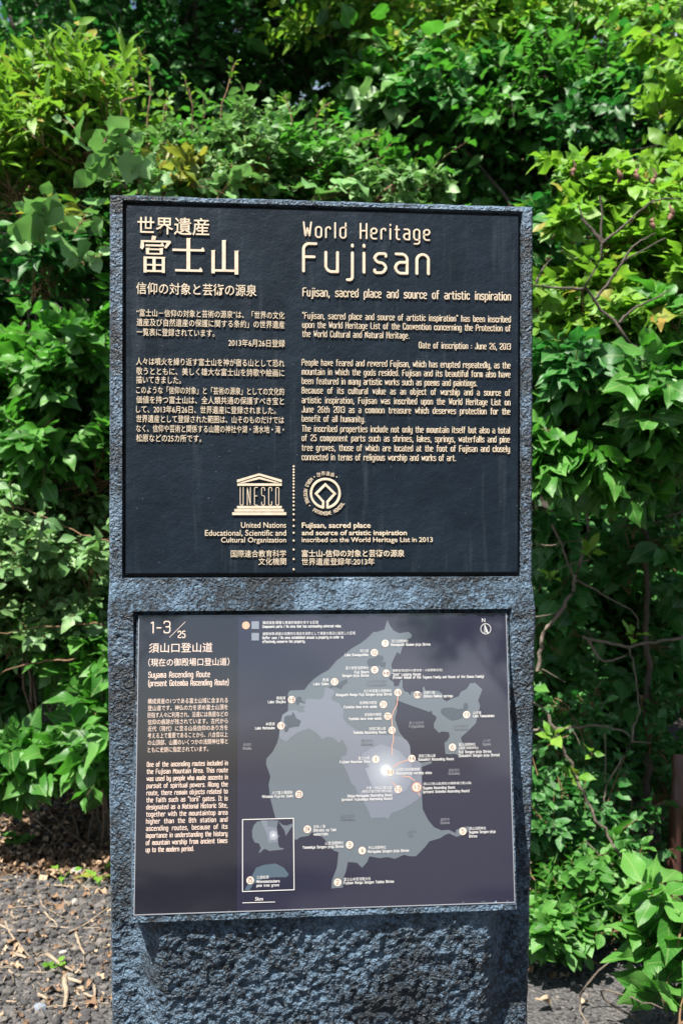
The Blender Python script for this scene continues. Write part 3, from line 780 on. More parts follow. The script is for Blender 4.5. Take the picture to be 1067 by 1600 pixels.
# inset
ins = [(379, 1281), (458.4, 1279), (459.5, 1390.7), (379, 1393.5)]
layer('inset_field', ins, M_PANEL, 0.00050)
layer('inset_zone', C_(110,640,125,600,150,575,250,566,300,568,290,620,300,680,318,675,300,690,300,740,310,765,345,770,330,780,270,785,240,790,205,775,190,780,165,805,160,795,175,770,160,735,130,728,112,690), M_ZONE, 0.00066)
layer('inset_zone', C_(300,570,330,600,360,605,404,590,404,610,380,640,355,680,345,640,310,590), M_ZONE, 0.00066)
layer('inset_property', C_(175,568,220,568,225,610,290,622,298,690,290,725,230,730,215,660), M_PROP, 0.00074)
summit('inset_summit', 427.1, 1305.5, C_(235,650,262,638,290,650,296,690,280,712,240,708), 0.00082, 0.0105, (0.22, 0.24, 0.29))
layer('inset_coast', C_(58,1072,120,950,140,910,200,890,280,880,340,910,378,960,360,980,300,980,200,985,120,1030,92,1075), M_SEA, 0.00066)
r = Relief(); r.stroke(np.array([pn(*p) for p in ins]), 0.55 * LPX, 0.00095, None, True); r.obj('inset_frame', M_WHITE, panel)
r = Relief(); r.stroke(np.array([pn(379, 1411.2), pn(429.3, 1409.8)]), 0.45 * LPX, 0.00095, None); r.obj('scale_bar', M_WHITE, panel)
pn_font('scale_text', '5km', 398.7, 411, 1405.2, 5.2, M_WHITE, 0.01)
# legend
r = Relief(); r.disc(pn(384.2, 977.4), 6 * LPX, 0.0008); r.obj('legend_mark', M_SALMON, panel)
for y0, y1, m_ in ((971, 983, M_LEG), (989.2, 1001, M_LEG)): layer('legend_mark', [(393, y0), (404.6, y0), (404.6, y1), (393, y1)], m_, 0.0008)
for t_, x1, yc in (('構成資産/顕著な普遍的価値を有する区域', 497.2, 973.2), ('緩衝地帯/資産の効果的な保全を目的として資産の周辺に設定した区域', 555, 990.6)): pn_font('legend_text', t_, 410.3, x1, yc, 5.0, M_WHITE, 0.0)
for t_, x1, yb in (('Component parts / An area that has outstanding universal value.', 533.2, 981.2), ('Buffer zone / An area established around a property in order to', 536, 998.8), ('effectively conserve the property.', 476.7, 1004.8)): pn_stroke('legend_text', t_, 410.3, x1, yb, 4.0, 0.29, M_WHITE, False)
# north arrow
r = Relief(); a = np.arange(28) / 28 * 2 * np.pi; c = pn(758.6, 982.8)
r.stroke(np.stack([c[0] + 8.2 * LPX * np.cos(a), c[1] + 8.2 * LPX * np.sin(a)], -1), 0.42 * LPX, 0.001, None, True)
r.poly([pn(757.0, 975.5), pn(763.0, 990.0), pn(758.2, 987.4)], 0.00102); r.stroke(np.array([pn(757.0, 975.5), pn(755.6, 990), pn(758.2, 987.4)]), 0.3 * LPX, 0.00104, None)
r.obj('north_arrow', M_WHITE, panel); pn_font('north_text', 'N', 752.4, 757.6, 969.3, 6, M_WHITE, 0.0)
# numbered sites: number, centre, (japanese lines), (english lines): text, x0, x1, y
sites = [('7',601.7,1005.4,[('河口浅間神社',611,637.5,1002)],[('Kawaguchi Asama-jinja Shrine',611,672,1007.4)]), ('12',584.8,1020,[('河口湖',562,575.2,1017.4)],[('Lake Kawaguchiko',539,575.2,1023.5)]),
 ('8',585.2,1046.9,[('冨士御室浅間神社',540,575.5,1044)],[('Fuji Omuro',554,576,1050.3),('Sengen-jinja Shrine',535,576,1056)]), ('1-7',522.6,1065.6,[('西湖',504,513,1062.7)],[('Lake Saiko',490,513,1069)]),
 ('1-8',455.6,1093.5,[('精進湖',432,445.5,1091)],[('Lake Shojiko',419,446,1097)]), ('1-9',438.9,1134.3,[('本栖湖',415,429,1131.6)],[('Lake Motosuko',399,429,1138)]),
 ('9-10',603.3,1052.2,[('御師住宅(旧外川家住宅・小佐野家住宅)',613,691,1048.3)],[('"Oshi" Lodging House',613,657,1054),('(Former House of the Togawa Family and House of the Osano Family)',613.5,755.5,1058.8)]),
 ('1-6',621.5,1082.4,[('北口本宮冨士浅間神社',568,611.7,1080)],[('Kitaguchi Hongu Fuji Sengen-jinja Shrine',525.2,612,1086)]), ('13-20',652,1085.9,[('忍野八海',662,679,1082.5)],[('Oshino Hakkai springs',662,707,1088)]),
 ('21',598.8,1101.1,[('船津胎内樹型',561.9,588.7,1098.5)],[('Funatsu lava tree molds',537.5,588.5,1105)]), ('22',605.6,1119.4,[('吉田胎内樹型',569.4,595.8,1117)],[('Yoshida lava tree molds',545,595.8,1123.5)]),
 ('1-5',612.4,1141.4,[('吉田口登山道',576.5,602.3,1139)],[('Yoshida Ascending Route',552.2,602.8,1145)]), ('11',728.6,1117,[('山中湖',739,751,1114)],[('Lake Yamanakako',739,771.7,1119)]),
 ('6',706.6,1167.9,[('冨士浅間神社',716.5,742.5,1163.7),('(須走浅間神社)',716.5,747,1169.5)],[('Fuji Sengen-jinja Shrine',716.5,767,1175.2),('(Subashiri Sengen-jinja Shrine)',716.5,780,1181)]),
 ('1-4',643.3,1185.6,[('須走口登山道',653.5,680,1181.5)],[('Subashiri Ascending Route',653.5,708.5,1187)]), ('1',586.9,1186.8,[('富士山域',559.7,577,1185)],[('Fujisan Mountain Area',531,577.5,1191)]),
 ('1-1',609.4,1207,[('山頂の信仰遺跡群',619.5,655.5,1203)],[('Mountaintop worship sites',619,674,1208.7)]),
 ('1-2',622,1233.7,[('大宮・村山口登山道',572,612,1231.5),('(現在の富士宮口登山道)',565,612,1237.5)],[('Omiya-Murayama Ascending Route',543,612.5,1244),('(present Fujinomiya Ascending Route)',534,612.5,1249.8)]),
 ('1-3',650.8,1230.4,[('須山口登山道(現在の御殿場口登山道)',661,736,1225.5)],[('Suyama Ascending Route',661,710.5,1231.5),('(present Gotemba Ascending Route)',661,733,1237.5)]),
 ('5',722.8,1299.3,[('須山浅間神社',732.5,759,1295)],[('Suyama Sengen-jinja',732.5,773.5,1300.5),('Shrine',732.5,745,1307)]), ('23',467.2,1241.5,[('人穴富士講遺跡',425,457,1239)],[('Hitoana Fuji-ko Iseki',410,457.5,1245)]),
 ('24',480.2,1296.2,[('白糸ノ滝',490,508,1292)],[('Shiraito no Taki',490,525,1297.8),('waterfalls',490,512,1304)]), ('3',546.1,1320.6,[('山宮浅間神社',508,536.5,1318)],[('Yamamiya Sengen-jinja Shrine',473,536.5,1324.5)]),
 ('4',565.7,1329.6,[('村山浅間神社',575.5,603,1325)],[('Murayama Sengen-jinja Shrine',575,638.5,1331)]), ('2',527.4,1379.2,[('富士山本宮浅間大社',537,579,1374.5)],[('Fujisan Hongu Sengen Taisha Shrine',537,615,1380)]),
 ('25',390.9,1376,[('三保松原',401,420,1371.5)],[('Mihonomatsubara',401,436.5,1378),('pine tree grove',401,436,1384.2)])]
for num, px, py, jp, en in sites:
    if num == '1-3':
        r = Relief(); r.disc(pn(px, py), 7.6 * LPX, 0.00078); r.obj('site_ring', M_RED, panel)
    r = Relief(); r.disc(pn(px, py), (6.3 if num == '1-3' else 5.7) * LPX, 0.00086); d_ = r.obj('site_disc', M_CREAM, panel)
    w_ = {1: 1.9, 2: 6.0, 3: 7.2, 4: 8.0, 5: 9.2}[len(num)]
    if num == '1': w_ = 1.3
    elif len(num) == 1: w_ = 3.2
    cap = 6.2 if len(num) < 4 else 4.4
    pn_stroke('site_number', num, px - w_ / 2, px + w_ / 2, py + cap / 2, cap, 0.42, M_INK, False, h=0.00094)
    for t_, x0, x1, y in jp: pn_font('site_name', t_, x0, x1, y, 4.9, M_WHITE, 0.0)
    for t_, x0, x1, y in en: pn_stroke('site_name', t_, x0, x1, y + 2.0, 3.8, 0.29, M_WHITE, False)
for jp, en, x0, x1, y0, y1, m_ in (('身延町','Minobu',379.7,392.6,1164,1169.7,M_FAINT2), ('富士河口湖町','Fujikawaguchiko',572.6,604,1064,1069.5,M_FAINT), ('鳴沢村','Narusawa',564,582,1157.5,1162.7,M_FAINT), ('富士吉田市','Fujiyoshida',639,662,1130,1135.2,M_FAINT2), ('山中湖村','Yamanakako',708.7,731,1133.6,1138.6,M_FAINT),
        ('小山町','Oyama',754,766,1157.5,1163,M_FAINT2), ('御殿場市','Gotemba',700.7,717.6,1204,1209,M_FAINT2), ('裾野市','Susono',688,702,1281,1286,M_FAINT2), ('富士市','Fuji',637,649.7,1298.8,1304.4,M_FAINT), ('富士宮市','Fujinomiya',532,553,1274.6,1279.6,M_FAINT)):
    pn_font('town_name', jp, x0, x1, y0, 4.8, m_, 0.0); pn_stroke('town_name', en, x0, x1 - (6 if en == 'Fuji' else 0), y1 + 2, 4.0, 0.30, m_, False)
flush_fonts()

# ================================================================== GROUND
def height(x, y):
    z = 0.012 * fbm(x * 1.3, y * 1.3, 3, 11) + 0.006 * fbm(x * 6, y * 6, 2, 12)
    bank = np.clip(y - (2.25 - 0.30 * np.clip(x, -2, 2)), 0, None)         # litter bank at the foot of the hedge
    z = z + 0.10 * np.clip(bank / 0.6, 0, 1) ** 2
    far = np.clip(y - 4.2, 0, None)
    z = z + np.minimum(far, 40) * 0.42 * np.clip(far / 2.0, 0, 1) + 0.25 * fbm(x * .4, y * .4, 3, 13) * np.clip(far / 3, 0, 1)
    return z

def ground_material():
    t = NT('volcanic_gravel_and_soil'); co = t.obj()
    v = t.new('ShaderNodeTexVoronoi'); v.inputs['Scale'].default_value = 95; t.put(co, v.inputs['Vector'])
    n = t.noise(6, 5, 0.6, co)
    c = t.ramp(v.outputs['Color'], [(0.0, (0.030, 0.030, 0.032)), (0.6, (0.062, 0.060, 0.060)), (1.0, (0.10, 0.095, 0.090))])
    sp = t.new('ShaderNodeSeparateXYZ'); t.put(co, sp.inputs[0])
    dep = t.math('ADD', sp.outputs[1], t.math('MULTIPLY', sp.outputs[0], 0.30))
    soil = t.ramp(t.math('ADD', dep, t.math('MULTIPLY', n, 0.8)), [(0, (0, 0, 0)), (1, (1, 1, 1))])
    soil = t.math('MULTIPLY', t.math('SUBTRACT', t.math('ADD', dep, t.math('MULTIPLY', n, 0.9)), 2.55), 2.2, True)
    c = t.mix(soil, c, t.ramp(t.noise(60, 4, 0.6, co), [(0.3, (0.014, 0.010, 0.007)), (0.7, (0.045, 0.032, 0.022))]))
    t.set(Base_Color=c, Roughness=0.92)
    t.set(Normal=t.bump(t.math('SUBTRACT', 1.0, v.outputs['Distance']), 0.9, 0.012))
    return t.m

def axis(near0, near1, step, far):
    a = np.arange(near0, near1 + step / 2, step)
    g = np.geomspace(step * 2, far, 26)
    return np.r_[(near0 - g)[::-1], a, near1 + g]
gx = axis(-4, 4, 0.06, 230); gy = axis(-3, 14, 0.06, 230)
X, Y = np.meshgrid(gx, gy); Z = height(X, Y)
idx = np.arange(X.size).reshape(X.shape)
ground = link('ground', mesh_np('ground', np.stack([X, Y, Z], -1).reshape(-1, 3), np.stack([idx[:-1, :-1], idx[:-1, 1:], idx[1:, 1:], idx[1:, :-1]], -1).reshape(-1, 4)), ground_material())
tag(ground, kind='structure')

# loose scoria
def ico():
    bm = bmesh.new(); bmesh.ops.create_icosphere(bm, subdivisions=1, radius=1)
    v = np.array([q.co[:] for q in bm.verts]); f = np.array([[q.index for q in p.verts] for p in bm.faces]); bm.free()
    return v, f
ICO_V, ICO_F = ico()
def scatter_stones(n, box, smin, smax, seed):
    g = np.random.default_rng(seed)
    x = g.uniform(box[0], box[1], n); y = g.uniform(box[2], box[3], n)
    s = smin * (smax / smin) ** (g.random(n) ** 2.6)
    sc = s[:, None] * g.uniform(0.7, 1.2, (n, 3)) * [1, 1, 0.8]
    th = g.uniform(0, 6.28, n)
    V = ICO_V[None] * (1 + g.uniform(-.22, .22, (n, 12, 1))) * sc[:, None]
    c, s_ = np.cos(th)[:, None], np.sin(th)[:, None]
    V = np.stack([V[..., 0] * c - V[..., 1] * s_, V[..., 0] * s_ + V[..., 1] * c, V[..., 2]], -1)
    V += np.stack([x, y, height(x, y) + sc[:, 2] * 0.35], -1)[:, None]
    F = ICO_F[None] + (np.arange(n) * 12)[:, None, None]
    return V.reshape(-1, 3), F.reshape(-1, 3)
t = NT('dark_scoria'); r_ = t.new('ShaderNodeNewGeometry').outputs['Random Per Island']
t.set(Base_Color=t.ramp(r_, [(0.0, (0.027, 0.026, 0.028)), (0.5, (0.058, 0.055, 0.055)), (0.9, (0.100, 0.092, 0.085)), (0.985, (0.14, 0.122, 0.105)), (1.0, (0.30, 0.28, 0.26))]), Roughness=0.9)
t.set(Normal=t.bump(t.noise(260, 3, 0.6, t.obj()), 0.7, 0.004)); M_SCORIA = t.m
parts = [scatter_stones(15000, (-1.35, -0.30, 1.0, 3.4), 0.003, 0.019, 3), scatter_stones(5000, (0.15, 1.5, 1.2, 2.6), 0.0035, 0.011, 4), scatter_stones(5000, (-1.6, 1.6, 0.3, 1.2), 0.005, 0.012, 5)]
o_ = 0; VV = []; FF = []
for v, f in parts: VV.append(v); FF.append(f + o_); o_ += len(v)
tag(link('gravel', mesh_np('gravel', np.vstack(VV), np.vstack(FF), smooth=False), M_SCORIA), kind='stuff')

# ================================================================== LEAVES
def leaf_mesh(profile, fold=0.25, curl=0.25, wave=0.0, back=0.0, seed=0):
    """a blade along +y, one unit long: profile = half widths at even stations (first and last are the ends)
    returns triangulated V, F, UV"""
    g = np.random.default_rng(seed)
    n = len(profile); V = []; UV = []
    for i, w in enumerate(profile):
        t_ = i / (n - 1)
        for s in (-1, 0, 1):
            ww = w * (1 + g.uniform(-.035, .035))
            y = t_ - back * abs(s) * max(0, 1 - i / 3.0) + 0.008 * g.uniform(-1, 1) * abs(s)
            z = fold * abs(s) * ww - curl * t_ * t_ + wave * math.sin(t_ * 9 + s * 1.3 + seed) * abs(s) * ww
            V.append((s * ww + 0.03 * math.sin(t_ * 3 + seed), y, z)); UV.append((0.5 + s * 0.5 * (w / max(profile)), t_))
    ix = lambda i, s: i * 3 + (1 if profile[i] == 0 else s)
    F = []
    for i in range(n - 1):
        for s in (0, 1):
            q = (ix(i, s), ix(i, s + 1), ix(i + 1, s + 1), ix(i + 1, s))
            for f in ((q[0], q[1], q[2]), (q[0], q[2], q[3])):
                if len(set(f)) == 3: F.append(f)
    V = np.array(V); UV = np.array(UV); F = np.array(F)
    used = np.unique(F); mp = -np.ones(len(V), int); mp[used] = np.arange(len(used))
    return V[used], mp[F], UV[used]

PROF = {'ovate': [0, .13, .225, .275, .285, .255, .20, .125, .055, 0], 'ovate_low': [0, .27, .24, 0], 'lance': [0, .075, .13, .16, .165, .15, .11, .06, 0], 'small': [0, .19, .29, .28, .17, 0],
        'heart': [.16, .36, .46, .48, .455, .40, .31, .20, .09, 0], 'lobed': [0, .12, .23, .31, .335, .30, .245, .215, .165, .10, .045, 0], 'blade': [.02, .03, .032, .028, .018, 0], 'round': [0, .34, .44, .36, 0]}
def variants(kind, fold, curl, wave, back=0.0, n=3, seed=0):
    g = np.random.default_rng(seed + 99)
    return [leaf_mesh(PROF[kind], fold * g.uniform(.5, 1.4), curl * g.uniform(-.2, 1.6), wave, back, seed * 10 + i) for i in range(n)]

GREENS = {
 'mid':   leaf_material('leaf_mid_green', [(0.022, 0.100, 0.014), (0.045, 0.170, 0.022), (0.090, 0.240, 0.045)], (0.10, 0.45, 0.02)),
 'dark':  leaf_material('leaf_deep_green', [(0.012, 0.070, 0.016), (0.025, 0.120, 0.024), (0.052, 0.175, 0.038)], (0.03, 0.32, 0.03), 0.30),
 'fresh': leaf_material('leaf_fresh_green', [(0.075, 0.210, 0.018), (0.120, 0.285, 0.026), (0.185, 0.335, 0.045)], (0.24, 0.52, 0.02), 0.44, odd=(0.26, 0.24, 0.04), odd_at=0.965),
 'pale':  leaf_material('leaf_grey_green', [(0.070, 0.165, 0.055), (0.115, 0.235, 0.080), (0.180, 0.305, 0.120)], (0.14, 0.38, 0.04), 0.30, 0.36),
 'warm':  leaf_material('leaf_yellow_green', [(0.060, 0.175, 0.016), (0.105, 0.235, 0.024), (0.155, 0.275, 0.034)], (0.22, 0.48, 0.02), 0.40, odd=(0.30, 0.20, 0.04), odd_at=0.955),
}
M_BARK = bark_material('bark_grey_brown', (0.060, 0.045, 0.034), (0.155, 0.125, 0.095))
M_SHOOT = bark_material('young_shoot_bark', (0.085, 0.045, 0.022), (0.20, 0.12, 0.06))
M_DARKBARK = bark_material('bark_dark', (0.025, 0.019, 0.014), (0.070, 0.055, 0.042))

PLANTS = []      # filled by plant(); leaves are meshed at the end, once it is known which show largest
def frames(axis_, normal):
    y = unit(axis_); x = unit(np.cross(y, normal)); z = np.cross(x, y)
    return np.stack([x, y, z], -1)          # columns

def blob_twigs(g, c, rad, n, inner=0.45, up=0.35, low=-0.45):
    """sprays: short branches scattered through an ellipsoid, each splitting into a fan of twigs"""
    m = max(2, n // 7)
    d = unit(g.normal(size=(m * 3, 3))); d = d[d[:, 2] > low][:m]; m = len(d)
    s0 = c + d * rad * (g.random((m, 1)) ** 0.45) * 0.88
    rm = float(np.mean(rad))
    main = unit(d * 0.8 + g.normal(size=(m, 3)) * 0.45 + np.array([0, 0, up]))
    k = np.repeat(np.arange(m), int(np.ceil(n / m)))
    tw = unit(main[k] + g.normal(size=(len(k), 3)) * 0.42)
    L = rm * 0.52 * np.exp(g.normal(0, 0.38, (len(k), 1))) + 0.03
    start = s0[k] - main[k] * L * inner * 0.5 + main[k] * L * g.uniform(-.3, .3, (len(k), 1))
    end = start + tw * L
    return start, end, unit(d[k] + main[k] * .4)

def grow(root, g, start, end, outward, per, size, mode='alternate', droop=0.25, face=0.35, bend=0.12, trad=0.0022, spread=0.9, upw=0.75, first=0.3):
    """leaves along twigs; returns leaf frames and the twig paths"""
    n = len(start); k = 5
    L = np.linalg.norm(end - start, axis=1)
    s = np.linspace(0, 1, k)[None, :, None]
    mid = (start + end) / 2 + g.normal(size=(n, 3)) * (bend * L)[:, None] + np.array([0, 0, 1]) * (L * bend)[:, None]
    path = start[:, None] * (1 - s) ** 2 + 2 * mid[:, None] * s * (1 - s) + end[:, None] * s ** 2
    rads = trad * np.linspace(1.0, 0.35, k)[None] * (0.7 + 0.6 * g.random((n, 1)))
    P, Fm, S = [], [], []
    ph = g.uniform(0, 6.28, n)
    for j in range(per):
        q = first + (1 - first) * (j + g.uniform(-.3, .3, n)) / max(per - 1, 1); q = np.clip(q, 0.05, 1)[:, None]
        pos = start * (1 - q) ** 2 + 2 * mid * q * (1 - q) + end * q ** 2
        tg = unit(2 * (1 - q) * (mid - start) + 2 * q * (end - mid))
        ref = unit(np.cross(tg, np.array([0, 0, 1.0])) + 1e-4); ot = np.cross(ref, tg)
        sides = (1, -1) if mode == 'opposite' else ((1,) if j % 2 else (-1,))
        if mode == 'whorl': sides = (1,)
        for sd in sides:
            if mode == 'whorl':
                a = ph + j * 2.4; sv = ref * np.cos(a)[:, None] + ot * np.sin(a)[:, None]
            else:
                a = g.normal(0, 0.5, n); sv = (ref * np.cos(a)[:, None] + ot * np.sin(a)[:, None]) * sd
            tip = j == per - 1
            ax = unit(tg * (1.0 if tip else 0.55) + sv * (0.35 if tip else spread) + g.normal(size=(n, 3)) * 0.22 - np.array([0, 0, 1]) * droop * g.uniform(.3, 1.5, (n, 1)))
            nr = unit(np.array([0, 0, 1]) * upw + outward * face + g.normal(size=(n, 3)) * 0.46)
            P.append(pos + ax * 0.006); Fm.append(frames(ax, nr)); S.append(size * np.clip(np.exp(g.normal(-0.16, 0.32, n)), .35, 1.35) * (0.85 if tip else 1.0))
    return np.concatenate(P), np.concatenate(Fm), np.concatenate(S), path, rads

class Plant:
    def __init__(self, name, label, cat, base, group=None, seed=1):
        base = np.array(base, float); base[2] = float(height(base[0], base[1])) if base[2] is None or np.isnan(base[2]) else base[2]
        self.base = base; self.g = np.random.default_rng(seed)
        self.root = tag(empty(name, base), label, cat, group)
        self.sets = []       # (positions, frames, sizes, variants, material)
        self.tw = []
        PLANTS.append(self)
    def limb(self, pts, r0, r1, mat=M_BARK, name='branch', k=None, sides=6):
        p = resample(pts, k or max(6, len(pts) * 4)); L = np.linalg.norm(np.diff(p, axis=0), axis=1).sum()
        p = p + self.g.normal(size=p.shape) * min(0.006, L * 0.006)
        v, f = tube_np(p[None] - self.base, np.linspace(r0, r1, len(p))[None], sides)
        return link(name, mesh_np(name, v, f), mat, self.root)
    def twigs(self, paths, rads): self.tw.append((paths, rads))
    def leaves(self, pos, fr, size, var, mat): self.sets.append((pos, fr, size, var, mat))
    def blob(self, c, rad, n, per, size, var, mat, limb_r=0.009, keep=None, **kw):
        c = np.array(c, float); rad = np.array(rad, float)
        tk = {k: kw.pop(k) for k in ('inner', 'up', 'low') if k in kw}
        s, e, d = blob_twigs(self.g, c, rad, n, **tk)
        if keep is not None:
            m = keep(e); s, e, d = s[m], e[m], d[m]
        p, fr, sz, path, rr = grow(self.root, self.g, s, e, d, per, size, **kw)
        self.leaves(p, fr, sz, var, mat); self.twigs(path, rr)
        if limb_r:
            b = self.base + [self.g.uniform(-.1, .1), self.g.uniform(-.05, .05), -0.03]
            m1 = b * .55 + c * .45 + self.g.normal(size=3) * 0.10 + [0, 0, .1]
            self.limb([b, m1, c, c + [0, 0, rad[2] * .5]], limb_r, limb_r * .3)
            if n < 20: return
            q = self.g.choice(len(s), min(len(s), 26), replace=False)
            mid = (s[q] + c) / 2 + self.g.normal(size=(len(q), 3)) * .04
            t3 = np.stack([np.repeat(c[None], len(q), 0), mid, s[q]], 1)
            self.twigs(np.concatenate([t3[:, :1], (t3[:, :1] + t3[:, 1:2]) / 2, t3[:, 1:2], (t3[:, 1:2] + t3[:, 2:]) / 2, t3[:, 2:]], 1), np.full((len(q), 5), 0.0035) * np.linspace(1.2, .6, 5))

LIMIT = 300
def finish_plants(twig_mat=M_SHOOT):
    # which leaves show: a coarse front-to-back count per cell of the picture
    allp, alls, own = [], [], []
    for i, p in enumerate(PLANTS):
        for j, st in enumerate(p.sets):
            allp.append(st[0] + st[1][:, :, 1] * st[2][:, None] * .5); alls.append(st[2]); own.append(np.stack([np.full(len(st[0]), i), np.full(len(st[0]), j), np.arange(len(st[0]))], 1))
    Pc = np.concatenate(allp); S = np.concatenate(alls); own = np.concatenate(own)
    x, y, z = project(Pc)
    ok = (z > 0.3) & (x > -15) & (x < 1082) & (y > -15) & (y < 1615)
    ok &= ~((x > 178) & (x < 822) & (y > 325) & (z > 1.45))
    px = S * FPX / np.maximum(z, .3)
    order = np.argsort(z)
    cell = (np.clip(y, -15, 1615) + 15).astype(int) // 9 * 200 + (np.clip(x, -15, 1082) + 15).astype(int) // 9
    so = order[ok[order]]; cs = cell[so]
    perm = np.argsort(cs, kind='stable'); srt = cs[perm]
    first = np.r_[True, srt[1:] != srt[:-1]]; startpos = np.maximum.accumulate(np.where(first, np.arange(len(srt)), 0))
    rank = np.empty(len(so), int); rank[perm] = np.arange(len(srt)) - startpos
    score = np.zeros(len(S)); score[so] = np.where(px[so] > 6.5, px[so] / (1 + 1.6 * rank), 0)
    for i, p in enumerate(PLANTS):
        mine = np.flatnonzero(own[:, 0] == i)
        best = mine[np.argsort(-score[mine])][:LIMIT]; best = best[score[best] > 3.2]
        chosen = np.zeros(len(S), bool); chosen[best] = True
        VV, FF, UU, mats, mi = [], [], [], [], []
        off = 0
        for j, (pos, fr, sz, var, mat) in enumerate(p.sets):
            ids = mine[own[mine, 1] == j]; ch = chosen[ids]
            if mat not in mats: mats.append(mat)
            vi = p.g.integers(0, len(var), len(pos))
            # singles
            if ch.any():
                ms = []
                for (v, f, uv) in var:
                    me = mesh_np('leaf', v, f, uv); me.materials.append(mat); ms.append(me)
                for q in np.flatnonzero(ch):
                    o = bpy.data.objects.new('leaf', ms[vi[q]]); COL.objects.link(o); o.parent = p.root
                    m = np.eye(4); m[:3, :3] = fr[q] * sz[q]; m[:3, 3] = pos[q] - p.base
                    o.matrix_basis = Matrix(m.tolist())
            for k, (v, f, uv) in enumerate(var):
                sel = np.flatnonzero(~ch & (vi == k))
                if not len(sel): continue
                W = np.einsum('nij,vj->nvi', fr[sel] * sz[sel][:, None, None], v) + (pos[sel] - p.base)[:, None]
                VV.append(W.reshape(-1, 3)); FF.append((f[None] + (np.arange(len(sel)) * len(v))[:, None, None]).reshape(-1, 3) + off)
                UU.append(np.tile(uv, (len(sel), 1))); mi.append(np.full(len(sel) * len(f), mats.index(mat))); off += len(sel) * len(v)
        if VV:
            me = mesh_np('foliage', np.vstack(VV), np.vstack(FF), np.vstack(UU))
            for m in mats: me.materials.append(m)
            me.polygons.foreach_set('material_index', np.concatenate(mi).astype(np.int32)); me.update()
            o = link('foliage', me, None, p.root); o['kind'] = 'stuff'
        if p.tw:
            V, F = tube_np(np.concatenate([a for a, b in p.tw]) - p.base, np.concatenate([b for a, b in p.tw]), 4)
            o = link('twigs', mesh_np('twigs', V, F), p.__dict__.get('twig_mat', twig_mat), p.root); o['kind'] = 'stuff'

# ================================================================== PLANTING
def foot(px, depth, dy=0.0):
    """ground point below the picture column px, depth metres in front of the lens"""
    p = at(px, 1200, depth); p[1] += dy; p[2] = float(height(p[0], p[1])); return p
V_OV = variants('ovate', .22, .22, .25, seed=1); V_SM = variants('small', .3, .2, .3, seed=2); V_LA = variants('lance', .3, .35, .2, seed=3)
V_HE = variants('heart', .22, .20, .16, .16, seed=4); V_LO = variants('lobed', .16, .22, .3, seed=5); V_OL = variants('ovate_low', .25, .2, .2, seed=6); V_RO = variants('round', .15, .15, .3, seed=7)

# -- left hedge -------------------------------------------------------------
p = Plant('broadleaf_shrub', 'mid-green shrub with oval leaves in tiers beside the upper plaque', 'shrub', foot(90, 4.5), seed=11)
for px, py, d, r, n in ((40, 600, 4.05, (.34, .34, .24), 60), (140, 575, 4.0, (.26, .30, .20), 50), (95, 700, 3.95, (.34, .3, .20), 60), (-60, 680, 4.2, (.34, .4, .36), 60), (260, 640, 4.15, (.38, .36, .34), 60), (170, 755, 3.9, (.22, .25, .12), 30)):
    p.blob(at(px, py, d), r, int(n * 1.3), 7, .098, V_OV, GREENS['mid'], mode='opposite', droop=.30)
p = Plant('smallleaf_shrub', 'drooping shrub with many small grey-green leaves on arching orange shoots', 'shrub', foot(70, 4.5), seed=12)
for px, py, d, r, n in ((20, 860, 4.0, (.36, .34, .24), 110), (120, 900, 3.95, (.34, .32, .26), 120), (40, 985, 3.95, (.40, .34, .22), 120), (250, 900, 4.1, (.40, .36, .36), 110), (-80, 920, 4.1, (.3, .4, .4), 80), (420, 920, 4.3, (.45, .36, .45), 110)):
    p.blob(at(px, py, d), r, n, 11, .060, V_SM, GREENS['pale'], droop=.30, bend=.10, inner=.35)
for path in (((190, 855), (120, 830), (55, 800), (10, 790)), ((160, 975), (90, 978), (30, 985), (-10, 990)), ((120, 1030), (60, 1035), (20, 1045), (-15, 1060))):
    p.limb([at(x, y, 3.62 + i * .03) for i, (x, y) in enumerate(path)], .0035, .0015, M_SHOOT)
p = Plant('understorey_bush', 'low bush of long pointed leaves spilling over the bare soil beside the pillar', 'bush', foot(140, 4.0), seed=13)
for px, py, d, r, n in ((160, 1050, 3.65, (.16, .2, .20), 22), (150, 1150, 3.6, (.18, .2, .18), 30), (95, 1200, 3.75, (.22, .18, .08), 28), (40, 1215, 3.85, (.20, .16, .06), 18), (230, 1160, 3.8, (.3, .25, .28), 40), (120, 1090, 3.9, (.3, .25, .2), 40), (70, 1205, 3.8, (.20, .12, .05), 18), (160, 1195, 3.65, (.1, .12, .08), 12)):
    p.blob(at(px, py, d), r, int(n * 1.25), 6, .108, V_OV, GREENS['mid'], droop=.45, limb_r=.006, mode='opposite')
M_VINE = leaf_material('leaf_vine_pale', [(0.095, 0.23, 0.065), (0.145, 0.30, 0.10), (0.20, 0.36, 0.15)], (0.16, 0.42, 0.05), .28, .36)
p = Plant('bigleaf_vine', 'climbing vine with large pale heart-shaped leaves by the top corner of the pillar', 'vine', foot(120, 4.4), seed=14)
for px, py, d, r, n, sz in ((120, 360, 3.5, (.15, .10, .08), 5, .088), (70, 375, 3.5, (.11, .1, .05), 3, .088), (150, 395, 3.5, (.1, .1, .07), 3, .085), (150, 235, 3.6, (.13, .1, .05), 3, .08), (210, 240, 3.6, (.10, .1, .05), 3, .08), (230, 285, 3.85, (.28, .12, .06), 8, .07), (330, 300, 3.8, (.32, .12, .05), 7, .07), (460, 305, 3.8, (.32, .12, .05), 7, .07)):
    p.blob(at(px, py, d), r, n, 3, sz, V_HE, M_VINE, droop=.15, face=.5, upw=.8, limb_r=.005 if n > 7 else 0)
p = Plant('upright_shrub', 'tall shrub with narrow leaves whorled on upright reddish shoots', 'shrub', foot(40, 4.9), seed=15)
